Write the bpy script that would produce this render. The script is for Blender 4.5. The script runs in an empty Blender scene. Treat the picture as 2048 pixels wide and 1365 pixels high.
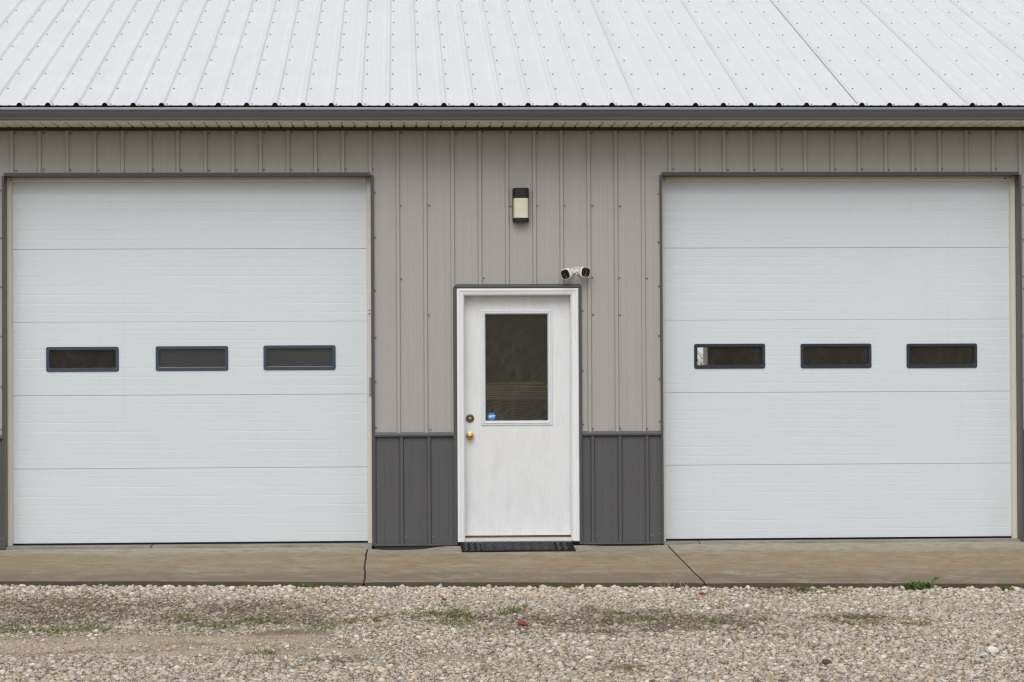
import bpy, bmesh, math, random
import numpy as np
from math import radians as R, sin, cos, pi, tan, sqrt
from mathutils import Vector, Matrix

scene = bpy.context.scene
col = scene.collection
rnd = random.Random(7)
rng = np.random.default_rng(11)

# ------------------------------------------------------------------ camera, sky, sun, exposure
cd = bpy.data.cameras.new('camera')
cam = bpy.data.objects.new('camera', cd)
col.objects.link(cam)
cam.location = (0.0, -20.5, 1.46)
cam.rotation_euler = (R(90.67), R(0.28), R(-2.64))
cd.sensor_width = 36.0
cd.lens = 36.0 * 4920 / 2048
cd.clip_start = 0.1
cd.clip_end = 2000
scene.camera = cam

SUN_EL, SUN_ROT = R(42), R(190)
world = bpy.data.worlds.new('World')
scene.world = world
world.use_nodes = True
wn = world.node_tree
wn.nodes.clear()
sky = wn.nodes.new('ShaderNodeTexSky')
sky.sky_type = 'NISHITA'
sky.sun_disc = False
sky.sun_elevation = SUN_EL
sky.sun_rotation = SUN_ROT
sky.air_density = 1.0
sky.dust_density = 0.7
sky.ozone_density = 1.0
hsv = wn.nodes.new('ShaderNodeHueSaturation')          # overcast: most of the blue is gone
hsv.inputs['Saturation'].default_value = 0.18
bg = wn.nodes.new('ShaderNodeBackground')
bg.inputs['Strength'].default_value = 0.14
wo = wn.nodes.new('ShaderNodeOutputWorld')
wn.links.new(sky.outputs[0], hsv.inputs['Color'])
wn.links.new(hsv.outputs[0], bg.inputs['Color'])
wn.links.new(bg.outputs[0], wo.inputs['Surface'])

sd = bpy.data.lights.new('sun', 'SUN')
sd.energy = 1.35
sd.angle = R(40)
sd.color = (1.0, 0.985, 0.965)
sun = bpy.data.objects.new('sun', sd)
col.objects.link(sun)
sdir = Vector((sin(SUN_ROT) * cos(SUN_EL), cos(SUN_ROT) * cos(SUN_EL), sin(SUN_EL)))
sun.rotation_euler = sdir.to_track_quat('Z', 'Y').to_euler()
sun.location = (0, -10, 30)

vs = scene.view_settings
vs.view_transform = 'Standard'
vs.look = 'None'
vs.exposure = 0.14
vs.gamma = 1.0
vs.use_curve_mapping = False
scene.render.engine = 'CYCLES'
scene.cycles.use_denoising = True
scene.cycles.pixel_filter_type = 'BLACKMAN_HARRIS'
scene.cycles.filter_width = 1.25
scene.cycles.max_bounces = 8
scene.cycles.transparent_max_bounces = 12

# ------------------------------------------------------------------ helpers
class MB:
    """collects vertices and faces and links them as ONE mesh object"""
    def __init__(s):
        s.v, s.f, s.m = [], [], []
    def add(s, vs_, fs, mi=0):
        b = len(s.v)
        s.v += [tuple(p) for p in vs_]
        s.f += [tuple(b + i for i in f) for f in fs]
        s.m += [mi] * len(fs)
        return s
    def box(s, x0, x1, y0, y1, z0, z1, mi=0):
        v = [(x0, y0, z0), (x1, y0, z0), (x1, y1, z0), (x0, y1, z0), (x0, y0, z1), (x1, y0, z1), (x1, y1, z1), (x0, y1, z1)]
        return s.add(v, [(0, 3, 2, 1), (4, 5, 6, 7), (0, 1, 5, 4), (1, 2, 6, 5), (2, 3, 7, 6), (3, 0, 4, 7)], mi)
    def prism(s, poly, x0, x1, mi=0, axis='x'):
        """poly in the plane normal to axis, extruded from x0 to x1"""
        n = len(poly)
        f = {'x': lambda t, p: (t, p[0], p[1]), 'y': lambda t, p: (p[0], t, p[1]), 'z': lambda t, p: (p[0], p[1], t)}[axis]
        v = [f(x0, p) for p in poly] + [f(x1, p) for p in poly]
        fs = [(i, (i + 1) % n, n + (i + 1) % n, n + i) for i in range(n)]
        fs += [tuple(range(n))[::-1], tuple(range(n, 2 * n))]
        return s.add(v, fs, mi)
    def rings(s, rr, cap0=True, cap1=True, mi=0):
        n = len(rr[0])
        v = [p for r in rr for p in r]
        fs = []
        for k in range(len(rr) - 1):
            for i in range(n):
                fs.append((k * n + i, k * n + (i + 1) % n, (k + 1) * n + (i + 1) % n, (k + 1) * n + i))
        if cap0: fs.append(tuple(range(n))[::-1])
        if cap1: fs.append(tuple((len(rr) - 1) * n + i for i in range(n)))
        return s.add(v, fs, mi)
    def tube(s, pts, rad, n=6, mi=0):
        rr = []
        pts = [Vector(p) for p in pts]
        for i, p in enumerate(pts):
            d = (pts[min(i + 1, len(pts) - 1)] - pts[max(i - 1, 0)]).normalized()
            a = d.cross(Vector((0.31, 0.2, 0.93))).normalized()
            b = d.cross(a)
            r = rad[i] if isinstance(rad, (list, tuple)) else rad
            rr.append([tuple(p + r * (cos(2 * pi * k / n) * a + sin(2 * pi * k / n) * b)) for k in range(n)])
        return s.rings(rr, mi=mi)
    def disc_y(s, cx, cy, cz, prof, n=20, mi=0):
        """lathe about an axis along -Y: prof = [(y offset, radius)]"""
        rr = [[(cx + r * cos(2 * pi * k / n), cy + y, cz + r * sin(2 * pi * k / n)) for k in range(n)] for y, r in prof]
        return s.rings(rr, mi=mi)
    def mesh(s, name, mats, smooth=False):
        me = bpy.data.meshes.new(name)
        me.from_pydata(s.v, [], s.f)
        mats = mats if isinstance(mats, (list, tuple)) else [mats]
        for m in mats: me.materials.append(m)
        if len(mats) > 1: me.polygons.foreach_set('material_index', s.m)
        bm = bmesh.new(); bm.from_mesh(me)
        bmesh.ops.recalc_face_normals(bm, faces=bm.faces)
        bm.to_mesh(me); bm.free()
        if smooth:
            me.polygons.foreach_set('use_smooth', [True] * len(me.polygons))
            me.set_sharp_from_angle(angle=R(38))
        return me
    def build(s, name, mats, parent=None, loc=(0, 0, 0), smooth=False, bevel=0):
        return link(name, s.mesh(name, mats, smooth), parent, loc, bevel)

def link(name, me, parent=None, loc=(0, 0, 0), bevel=0):
    o = bpy.data.objects.new(name, me)
    col.objects.link(o)
    o.location = loc
    if parent: o.parent = parent
    if bevel:
        b = o.modifiers.new('bevel', 'BEVEL')
        b.width = bevel; b.segments = 2; b.limit_method = 'ANGLE'
    return o

def thing(name, label, cat, loc=(0, 0, 0), group=None):
    o = bpy.data.objects.new(name, None)
    col.objects.link(o)
    o.location = loc; o.empty_display_size = 0.1
    return tag(o, label, cat, group)

def tag(o, label=None, cat=None, group=None, kind=None):
    if label: o['label'] = label
    if cat: o['category'] = cat
    if group: o['group'] = group
    if kind: o['kind'] = kind
    return o

# ------------------------------------------------------------------ materials
class NT:
    def __init__(s, name):
        s.mat = bpy.data.materials.new(name); s.mat.use_nodes = True
        s.t = s.mat.node_tree; s.t.nodes.clear()
        s.out = s.t.nodes.new('ShaderNodeOutputMaterial')
        s.co = s.n('ShaderNodeTexCoord')
        s.geo = s.n('ShaderNodeNewGeometry')
    def n(s, ty, **kw):
        nd = s.t.nodes.new(ty)
        for k, v in kw.items():
            if hasattr(nd, k): setattr(nd, k, v)
        return nd
    def l(s, a, b): s.t.links.new(a, b)
    def pos(s, scale=(1, 1, 1), loc=(0, 0, 0)):
        m = s.n('ShaderNodeMapping')
        m.inputs['Scale'].default_value = scale; m.inputs['Location'].default_value = loc
        s.l(s.geo.outputs['Position'], m.inputs['Vector'])
        return m.outputs[0]
    def noise(s, vec, scale, detail=4, rough=0.55, dist=0.0):
        nd = s.n('ShaderNodeTexNoise')
        nd.inputs['Scale'].default_value = scale; nd.inputs['Detail'].default_value = detail
        nd.inputs['Roughness'].default_value = rough; nd.inputs['Distortion'].default_value = dist
        s.l(vec, nd.inputs['Vector'])
        return nd.outputs['Fac']
    def ramp(s, fac, stops):
        nd = s.n('ShaderNodeValToRGB')
        e = nd.color_ramp.elements
        while len(e) < len(stops): e.new(0.5)
        for i, (p, c) in enumerate(stops):
            e[i].position = p
            e[i].color = (c, c, c, 1) if isinstance(c, (int, float)) else (*c, 1)
        s.l(fac, nd.inputs[0])
        return nd.outputs[0]
    def mix(s, fac, a, b, blend='MIX'):
        nd = s.n('ShaderNodeMix'); nd.data_type = 'RGBA'; nd.blend_type = blend
        for sock, v in ((nd.inputs[0], fac), (nd.inputs[6], a), (nd.inputs[7], b)):
            if isinstance(v, (int, float)): sock.default_value = v
            elif isinstance(v, tuple): sock.default_value = (*v, 1)
            else: s.l(v, sock)
        return nd.outputs[2]
    def math(s, op, a, b=0.0):
        nd = s.n('ShaderNodeMath'); nd.operation = op
        for i, v in ((0, a), (1, b)):
            if isinstance(v, (int, float)): nd.inputs[i].default_value = v
            else: s.l(v, nd.inputs[i])
        return nd.outputs[0]
    def xyz(s):
        nd = s.n('ShaderNodeSeparateXYZ'); s.l(s.geo.outputs['Position'], nd.inputs[0]); return nd.outputs
    def bump(s, h, strength=0.2, dist=0.01):
        nd = s.n('ShaderNodeBump'); nd.inputs['Strength'].default_value = strength; nd.inputs['Distance'].default_value = dist
        s.l(h, nd.inputs['Height']); return nd.outputs[0]
    def done(s, color, rough=0.5, metal=0.0, spec=0.5, normal=None):
        p = s.n('ShaderNodeBsdfPrincipled')
        for k, v in (('Base Color', color), ('Roughness', rough), ('Metallic', metal), ('Specular IOR Level', spec)):
            if isinstance(v, tuple): p.inputs[k].default_value = (*v, 1)
            elif isinstance(v, (int, float)): p.inputs[k].default_value = v
            else: s.l(v, p.inputs[k])
        if normal is not None: s.l(normal, p.inputs['Normal'])
        s.l(p.outputs[0], s.out.inputs[0])
        return s.mat

def scl(c, k): return tuple(min(1, x * k) for x in c)

def painted(name, c, rough=0.45, spec=0.4, streak=(6, 6, 0.6), amt=0.06, dirt=None, dirt_amt=0.0, wave=0.0, splash=0.0):
    t = NT(name)
    n1 = t.noise(t.pos(streak), 2.2, 5, 0.6)
    cc = t.mix(t.ramp(n1, [(0.3, 0.0), (0.72, 1.0)]), scl(c, 1 - amt), scl(c, 1 + amt))
    n2 = t.noise(t.pos(), 160, 2, 0.6)
    cc = t.mix(t.ramp(n2, [(0.35, 0.0), (0.75, 1.0)]), cc, scl(c, 1 - amt * 1.2)) if amt else cc
    cc = t.mix(0.5, cc, t.mix(t.ramp(n1, [(0.3, 0.0), (0.72, 1.0)]), scl(c, 1 - amt), scl(c, 1 + amt)))
    if dirt:
        n3 = t.noise(t.pos((1.4, 1.4, 0.5)), 3.0, 6, 0.68, 0.6)
        cc = t.mix(t.math('MULTIPLY', t.ramp(n3, [(0.5, 0.0), (0.8, 1.0)]), dirt_amt), cc, dirt)
    if splash:
        x_, y_, z_ = t.xyz()
        n7 = t.noise(t.pos((5, 5, 1.2)), 2.0, 6, 0.7, 0.5)
        lo = t.ramp(t.math('SUBTRACT', z_, t.math('MULTIPLY', n7, 0.5)), [(0.0, 1.0), (0.22, 0.0)])
        cc = t.mix(t.math('MULTIPLY', lo, splash), cc, (0.42, 0.37, 0.29))
        n8 = t.noise(t.pos((16, 16, 0.4)), 1.0, 5, 0.7)
        cc = t.mix(t.math('MULTIPLY', t.ramp(n8, [(0.56, 0.0), (0.72, 1.0)]), 0.10), cc, (0.45, 0.43, 0.39))
    nm = None
    if wave:
        nm = t.bump(t.noise(t.pos((1, 1, 1)), 2.0, 2, 0.5), wave, 0.02)
    r = t.math('ADD', t.math('MULTIPLY', n1, 0.15), rough - 0.07)
    return t.done(cc, r, 0.0, spec, nm)

M = {}
M['clay'] = painted('clay_painted_steel', (0.385, 0.366, 0.341), 0.5, 0.3, amt=0.03, wave=0.2)
M['charcoal'] = painted('charcoal_painted_steel', (0.092, 0.092, 0.093), 0.5, 0.3, amt=0.05, wave=0.2)
M['trim'] = painted('dark_trim_steel', (0.075, 0.075, 0.077), 0.42, 0.4, amt=0.06)
M['darktrim'] = painted('shadow_trim_steel', (0.05, 0.045, 0.042), 0.5, 0.3, amt=0.06)  # same trim grey, with the deep shade under the eave put into its colour
M['gutter'] = painted('charcoal_gutter_paint', (0.135, 0.142, 0.155), 0.3, 0.8, streak=(0.6, 6, 6), amt=0.06)
M['door_white'] = painted('white_section_paint', (0.655, 0.692, 0.718), 0.48, 0.35, streak=(0.8, 6, 5), amt=0.012, dirt=(0.55, 0.55, 0.53), dirt_amt=0.12, wave=0.06, splash=0.05)
M['beige'] = painted('almond_vinyl', (0.74, 0.69, 0.60), 0.55, 0.3, amt=0.03, dirt=(0.4, 0.34, 0.26), dirt_amt=0.25)
M['soffit'] = painted('almond_soffit_vinyl', (0.86, 0.82, 0.72), 0.55, 0.3, streak=(3, 3, 3), amt=0.03, dirt=(0.42, 0.36, 0.28), dirt_amt=0.3)
M['white_trim'] = painted('white_wood_paint', (0.80, 0.80, 0.80), 0.5, 0.35, amt=0.02, dirt=(0.5, 0.47, 0.42), dirt_amt=0.25)
M['lite'] = painted('white_vinyl', (0.72, 0.745, 0.77), 0.4, 0.45, amt=0.01)
M['black'] = painted('black_plastic', (0.012, 0.012, 0.015), 0.45, 0.35, amt=0.1)
M['rubber'] = painted('black_rubber', (0.012, 0.012, 0.013), 0.8, 0.12, amt=0.15, dirt=(0.05, 0.046, 0.04), dirt_amt=0.3)
M['navy_frame'] = painted('slate_window_plastic', (0.036, 0.057, 0.080), 0.42, 0.45, amt=0.05)
M['navy_dark'] = painted('dark_window_plastic', (0.019, 0.024, 0.037), 0.42, 0.45, amt=0.05)
M['cam_white'] = painted('white_camera_plastic', (0.80, 0.77, 0.70), 0.35, 0.5, amt=0.01)
M['lens'] = painted('glossy_black_lens', (0.008, 0.008, 0.01), 0.12, 0.5, amt=0.0)
M['bronze'] = painted('aged_bronze', (0.075, 0.055, 0.035), 0.4, 0.6, amt=0.1)
M['screw'] = painted('screw_paint', (0.18, 0.17, 0.16), 0.4, 0.4, amt=0.05)
M['roof_screw'] = painted('grey_screw_washer', (0.23, 0.23, 0.24), 0.5, 0.4, amt=0.05)
M['dark_screw'] = painted('charcoal_screw_paint', (0.16, 0.16, 0.16), 0.4, 0.4, amt=0.05)
M['plywood'] = painted('interior_plywood', (0.16, 0.125, 0.085), 0.7, 0.2, amt=0.08)
M['stone_white'] = painted('white_stone', (0.78, 0.74, 0.68), 0.8, 0.2, amt=0.04)
M['stone_dark'] = painted('dark_stone', (0.105, 0.082, 0.076), 0.8, 0.2, amt=0.04)

def m_roof():
    t = NT('white_roof_steel')
    c = (0.82, 0.825, 0.835)
    n1 = t.noise(t.pos((2.0, 0.35, 1)), 2.4, 6, 0.65)
    n2 = t.noise(t.pos((14, 3, 1)), 6, 4, 0.7)
    cc = t.mix(t.ramp(n1, [(0.35, 0.0), (0.7, 1.0)]), scl(c, 0.955), scl(c, 1.02))
    cc = t.mix(t.math('MULTIPLY', t.ramp(n2, [(0.52, 0.0), (0.8, 1.0)]), 0.22), cc, (0.62, 0.62, 0.61))
    n3 = t.noise(t.pos((1.6, 1.0, 1)), 1.1, 6, 0.75, 1.0)
    cc = t.mix(t.math('MULTIPLY', t.ramp(n3, [(0.62, 0.0), (0.82, 1.0)]), 0.22), cc, (0.48, 0.38, 0.30))
    nm = t.bump(t.noise(t.pos((1, 1, 1)), 1.8, 2, 0.5), 0.12, 0.02)
    return t.done(cc, 0.5, 0.0, 0.35, nm)
M['roof'] = m_roof()

def m_slabdoor():
    t = NT('white_door_paint_worn')
    c = (0.74, 0.75, 0.755)
    n1 = t.noise(t.pos((5, 5, 1.3)), 2.6, 6, 0.68, 0.4)
    n2 = t.noise(t.pos((18, 18, 1.2)), 2.0, 5, 0.7)
    cc = t.mix(t.math('MULTIPLY', t.ramp(n1, [(0.45, 0.0), (0.72, 1.0)]), 0.42), c, (0.57, 0.575, 0.575))
    cc = t.mix(t.math('MULTIPLY', t.ramp(n2, [(0.55, 0.0), (0.75, 1.0)]), 0.22), cc, (0.60, 0.60, 0.60))
    n3 = t.noise(t.pos((40, 40, 30)), 2.0, 5, 0.75)
    cc = t.mix(t.math('MULTIPLY', t.ramp(n3, [(0.70, 0.0), (0.76, 1.0)]), 0.35), cc, (0.42, 0.40, 0.37))
    nm = t.bump(t.noise(t.pos((60, 60, 6)), 2.0, 3, 0.6), 0.06, 0.004)
    return t.done(cc, 0.42, 0.0, 0.4, nm)
M['slab_door'] = m_slabdoor()

def m_chipped():
    t = NT('white_casing_paint_chipped')
    c = (0.80, 0.80, 0.81)
    n3 = t.noise(t.pos((30, 30, 9)), 2.2, 6, 0.75)
    cc = t.mix(t.math('MULTIPLY', t.ramp(n3, [(0.68, 0.0), (0.73, 1.0)]), 0.7), c, (0.35, 0.33, 0.31))
    n1 = t.noise(t.pos((3, 3, 1.5)), 2.6, 5, 0.65)
    cc = t.mix(t.math('MULTIPLY', t.ramp(n1, [(0.5, 0.0), (0.75, 1.0)]), 0.25), cc, (0.62, 0.60, 0.56))
    return t.done(cc, 0.5, 0.0, 0.35)
M['casing'] = m_chipped()

def m_concrete():
    t = NT('stained_concrete')
    x, y, z = t.xyz()
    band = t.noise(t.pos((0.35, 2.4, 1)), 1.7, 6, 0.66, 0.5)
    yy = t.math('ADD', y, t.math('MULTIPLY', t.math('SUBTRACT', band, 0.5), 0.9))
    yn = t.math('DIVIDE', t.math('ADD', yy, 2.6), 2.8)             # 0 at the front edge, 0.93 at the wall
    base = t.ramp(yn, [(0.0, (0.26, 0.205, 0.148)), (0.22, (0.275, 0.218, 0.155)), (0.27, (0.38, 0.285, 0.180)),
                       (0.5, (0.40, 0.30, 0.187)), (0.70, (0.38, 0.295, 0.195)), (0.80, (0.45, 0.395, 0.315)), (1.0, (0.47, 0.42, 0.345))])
    n2 = t.noise(t.pos((2.6, 3.0, 1)), 3.0, 8, 0.74, 0.3)
    cc = t.mix(t.math('MULTIPLY', t.ramp(n2, [(0.44, 0.0), (0.62, 1.0)]), 0.6), base, (0.235, 0.18, 0.122))
    n4 = t.noise(t.pos((1.6, 1.6, 1), (5, 3, 0)), 2.2, 8, 0.76, 0.4)
    cc = t.mix(t.math('MULTIPLY', t.ramp(n4, [(0.50, 0.0), (0.66, 1.0)]), 0.6), cc, (0.50, 0.43, 0.335))
    n3 = t.noise(t.pos(), 90, 4, 0.7)
    cc = t.mix(t.math('MULTIPLY', t.ramp(n3, [(0.3, 1.0), (0.55, 0.0)]), 0.35), cc, (0.13, 0.11, 0.085))
    n5 = t.noise(t.pos((1, 1.6, 1), (2, 7, 0)), 14, 5, 0.75)
    cc = t.mix(t.math('MULTIPLY', t.ramp(n5, [(0.62, 0.0), (0.72, 1.0)]), 0.45), cc, (0.12, 0.095, 0.07))
    nm = t.bump(t.noise(t.pos(), 120, 4, 0.7), 0.25, 0.004)
    return t.done(cc, 0.82, 0.0, 0.25, nm)
M['concrete'] = m_concrete()

def m_sillconcrete():
    t = NT('grey_concrete')
    n2 = t.noise(t.pos((0.6, 3.0, 1)), 3.2, 7, 0.7, 0.3)
    cc = t.mix(t.ramp(n2, [(0.35, 0.0), (0.68, 1.0)]), (0.20, 0.185, 0.15), (0.37, 0.345, 0.29))
    nm = t.bump(t.noise(t.pos(), 120, 4, 0.7), 0.25, 0.004)
    return t.done(cc, 0.82, 0.0, 0.25, nm)
M['sill_concrete'] = m_sillconcrete()
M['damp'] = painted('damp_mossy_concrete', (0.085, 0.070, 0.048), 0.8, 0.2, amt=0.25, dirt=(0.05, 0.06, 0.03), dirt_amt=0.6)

# soil / grass patches in ground coordinates: (x, y, rx, ry)
GREEN = [(-2.28, -5.19, 0.25, 0.27), (-1.96, -5.07, 0.13, 0.24), (-1.49, -4.75, 0.1, 0.19), (-1.15, -5.08, 0.16, 0.24), (-0.89, -4.74, 0.16, 0.25), (-0.5, -4.99, 0.13, 0.24), (-0.3, -4.89, 0.1, 0.19), (-0.06, -4.73, 0.13, 0.25), (0.26, -4.5, 0.16, 0.39), (0.66, -4.27, 0.13, 0.2), (0.95, -5.01, 0.08, 0.15), (1.55, -4.94, 0.19, 0.28), (1.45, -4.48, 0.1, 0.16), (1.93, -5.25, 0.12, 0.21), (2.4, -5.05, 0.06, 0.12), (2.92, -4.62, 0.13, 0.16), (3.02, -5.14, 0.14, 0.18), (3.28, -5.23, 0.08, 0.12), (-0.83, -6.6, 0.08, 0.15), (-0.63, -6.99, 0.07, 0.12), (1.25, -7.38, 0.05, 0.13), (2.18, -4.04, 0.05, 0.17), (3.04, -2.8, 0.16, 0.2), (0.41, -5.08, 0.13, 0.24), (-1.9, -7.2, 0.03, 0.07), (1.22, -2.7, 0.09, 0.16), (1.81, -4.65, 0.1, 0.16)]
DARK = [(-2.17, -3.93, 0.77, 0.83), (-1.05, -4.24, 0.66, 0.67), (1.12, -4.77, 0.74, 0.44), (1.97, -4.92, 0.54, 0.43), (-2.21, -4.36, 0.52, 0.46), (-1.87, -3.65, 0.51, 0.39), (-1.25, -4.12, 0.37, 0.54), (-0.77, -4.56, 0.26, 0.35), (-2.34, -4.76, 0.29, 0.25), (1.15, -4.35, 0.2, 0.3), (1.64, -4.4, 0.29, 0.3), (2.13, -5.12, 0.19, 0.33), (2.14, -5.51, 0.12, 0.23), (0.62, -5.37, 0.18, 0.29), (1.65, -5.26, 0.22, 0.27), (1.17, -5.42, 0.28, 0.29), (2.97, -4.89, 0.22, 0.25), (-1.92, -6.28, 0.32, 0.1), (-1.24, -5.87, 0.18, 0.11), (2.72, -2.77, 0.36, 0.2), (1.25, -7.43, 0.08, 0.17), (-0.3, -6.93, 0.14, 0.12), (-0.73, -5.33, 0.22, 0.12), (0.45, -4.77, 0.19, 0.38)]
DUST = [(-1.9, -6.0, 0.77, 0.58), (-1.12, -5.93, 0.71, 0.54), (-0.72, -5.7, 0.45, 0.31), (-0.34, -6.39, 0.32, 0.38), (-1.26, -6.56, 0.74, 0.25), (0.22, -6.93, 0.19, 0.23)]
def vnoise(x, y, seed=0):
    def h(i, j):
        n = (i * 374761393 + j * 668265263 + seed * 974711) & 0xffffffff
        n = ((n ^ (n >> 13)) * 1274126177) & 0xffffffff
        return ((n ^ (n >> 16)) & 0xffff) / 65535.0
    i, j = np.floor(x).astype(np.int64), np.floor(y).astype(np.int64)
    u, v = x - i, y - j
    u, v = u * u * (3 - 2 * u), v * v * (3 - 2 * v)
    return (h(i, j) * (1 - u) + h(i + 1, j) * u) * (1 - v) + (h(i, j + 1) * (1 - u) + h(i + 1, j + 1) * u) * v
def fbm(x, y, seed=0):
    return (vnoise(x, y, seed) * .5 + vnoise(x * 2.1, y * 2.1, seed + 1) * .28 + vnoise(x * 4.3, y * 4.3, seed + 2) * .22)
def field(lst, x, y):
    x = np.asarray(x, float); y = np.asarray(y, float)
    sd_ = len(lst)
    x, y, xo, yo = x + 0.5 * (fbm(x * 1.6, y * 1.6, sd_) - .5), y + 0.8 * (fbm(x * 1.9, y * 1.3, sd_ + 9) - .5), x, y
    f = np.zeros_like(x)
    for cx, cy, rx, ry in lst:
        f = np.maximum(f, np.exp(-((x - cx) / rx) ** 2 - ((y - cy) / ry) ** 2))
    return np.clip(f * (0.35 + 1.3 * fbm(xo * 4.5, yo * 3.2, sd_ + 20)), 0, 1)
def wob(x, y):
    return (np.sin(x * 3.1 + 1.7 * np.sin(y * 2.3)) + np.sin(y * 5.2 + 1.3 * np.sin(x * 4.1)) + np.sin(x * 9.7 + y * 7.9)) / 3
def edge_z(x): return -0.077 - 0.0115 * np.clip(x, -6, 8)
def ground_z(x, y):
    x = np.asarray(x, float); y = np.asarray(y, float)
    near = edge_z(x) - 0.056
    far = -0.135 - 0.004 * x
    t = np.clip((-2.5 - y) / 2.5, 0, 1)
    t = t * t * (3 - 2 * t)
    z = near * (1 - t) + far * t
    z = z + 0.006 * wob(x, y) * np.clip((-2.6 - y), 0, 1) - 0.010 * field(DUST, x, y)
    return z

def m_ground():
    t = NT('soil_and_grit')
    n1 = t.noise(t.pos(), 2.2, 7, 0.7, 0.4)
    n2 = t.noise(t.pos(), 55, 5, 0.75)
    a = t.ramp(n1, [(0.32, (0.22, 0.17, 0.125)), (0.55, (0.34, 0.28, 0.22)), (0.75, (0.44, 0.375, 0.31))])
    cc = t.mix(t.math('MULTIPLY', t.ramp(n2, [(0.4, 0.0), (0.7, 1.0)]), 0.6), a, (0.44, 0.40, 0.35))
    at = t.n('ShaderNodeAttribute'); at.attribute_name = 'patch'
    sp = t.n('ShaderNodeSeparateColor'); t.l(at.outputs['Color'], sp.inputs[0])
    cc = t.mix(t.math('MULTIPLY', sp.outputs[1], 0.95), cc, t.ramp(n2, [(0.3, (0.54, 0.415, 0.31)), (0.7, (0.72, 0.57, 0.435))]))
    cc = t.mix(t.math('MULTIPLY', sp.outputs[0], 0.7), cc, t.ramp(n2, [(0.3, (0.10, 0.075, 0.052)), (0.7, (0.24, 0.185, 0.135))]))
    cc = t.mix(t.math('MULTIPLY', sp.outputs[2], 0.4), cc, (0.13, 0.125, 0.06))
    nm = t.bump(t.noise(t.pos(), 38, 7, 0.8), 0.6, 0.03)
    return t.done(cc, 0.92, 0.0, 0.15, nm)
M['ground'] = m_ground()

def m_vcol(name, rough=0.85, noise=0.10):
    t = NT(name)
    at = t.n('ShaderNodeAttribute'); at.attribute_name = 'tint'
    n = t.noise(t.pos(), 130, 4, 0.7)
    cc = t.mix(t.ramp(n, [(0.3, 0.0), (0.7, 1.0)]), t.mix(1.0, at.outputs['Color'], (0.78, 0.76, 0.73), 'MULTIPLY'), at.outputs['Color'])
    return t.done(cc, rough, 0.0, 0.25)
M['gravel'] = m_vcol('crushed_limestone')
M['leafy'] = m_vcol('small_green_leaves', 0.6)
M['bark'] = painted('winter_bark', (0.30, 0.26, 0.20), 0.9, 0.1, streak=(8, 8, 1), amt=0.3)
def m_litter():
    t = NT('leaf_litter')
    n1 = t.noise(t.pos(), 1.3, 8, 0.75)
    n2 = t.noise(t.pos(), 9, 5, 0.75)
    cc = t.mix(n2, t.ramp(n1, [(0.3, (0.06, 0.047, 0.03)), (0.7, (0.26, 0.20, 0.13))]), (0.13, 0.105, 0.07))
    return t.done(cc, 0.95, 0.0, 0.1)
M['litter'] = m_litter()

def m_glass(name, dust_and_twigs, dustcol, tint=(0.85, 0.87, 0.87), grough=0.02, scale=(14, 14, 14)):
    t = NT(name)
    tr = t.n('ShaderNodeBsdfTransparent'); tr.inputs[0].default_value = (*tint, 1)
    gl = t.n('ShaderNodeBsdfGlossy'); gl.inputs['Roughness'].default_value = grough
    fr = t.n('ShaderNodeFresnel'); fr.inputs['IOR'].default_value = 2.6        # two panes
    m1 = t.n('ShaderNodeMixShader'); t.l(fr.outputs[0], m1.inputs[0]); t.l(tr.outputs[0], m1.inputs[1]); t.l(gl.outputs[0], m1.inputs[2])
    df = t.n('ShaderNodeBsdfDiffuse'); df.inputs[0].default_value = (*dustcol, 1)
    n1 = t.noise(t.pos(scale), 1.5, 7, 0.75, 1.2)
    n2 = t.noise(t.pos((90, 90, 25)), 1.5, 4, 0.7, 2.5)  # hairlines painted in for twigs reflected in the panes
    f = t.math('MULTIPLY', t.math('ADD', t.ramp(n1, [(0.3, 0.55), (0.75, 1.2)]), t.math('MULTIPLY', t.ramp(n2, [(0.60, 0.0), (0.68, 1.0)]), 1.1)), dust_and_twigs)
    m2 = t.n('ShaderNodeMixShader'); t.l(f, m2.inputs[0]); t.l(m1.outputs[0], m2.inputs[1]); t.l(df.outputs[0], m2.inputs[2])
    t.l(m2.outputs[0], t.out.inputs[0])
    return t.mat
M['glass_door'] = m_glass('dusty_door_glass', 0.055, (0.55, 0.50, 0.42))
M['glass_clear'] = m_glass('garage_pane_clear', 0.03, (0.55, 0.52, 0.42))
M['glass_film'] = m_glass('garage_pane_filmed', 0.10, (0.34, 0.38, 0.43), tint=(0.45, 0.47, 0.48), grough=0.12)

def m_wood(name, c0, c1, cx, cz, sx, sz, dist):
    t = NT(name)
    mp = t.pos((sx, 3.0, sz), (-cx * sx, 0, -cz * sz))
    w = t.n('ShaderNodeTexWave'); w.wave_type = 'RINGS'; w.rings_direction = 'Y'
    w.inputs['Scale'].default_value = 1.0; w.inputs['Distortion'].default_value = dist
    w.inputs['Detail'].default_value = 3; w.inputs['Detail Scale'].default_value = 1.4
    t.l(mp, w.inputs['Vector'])
    n = t.noise(t.pos((3, 3, 30)), 3, 5, 0.7)
    cc = t.mix(t.ramp(w.outputs['Fac'], [(0.1, 0.0), (0.5, 1.0)]), c0, c1)
    cc = t.mix(t.math('MULTIPLY', n, 0.5), cc, c0)
    return t.done(cc, 0.6, 0.0, 0.3)
M['wood_light'] = m_wood('weathered_plank', (0.18, 0.12, 0.07), (0.80, 0.61, 0.40), 1.02, 1.10, 0.7, 17, 4.0)
M['wood_dark'] = m_wood('dark_cathedral_grain', (0.03, 0.018, 0.012), (0.27, 0.15, 0.115), 1.00, 1.10, 4.2, 13.5, 1.6)

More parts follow.
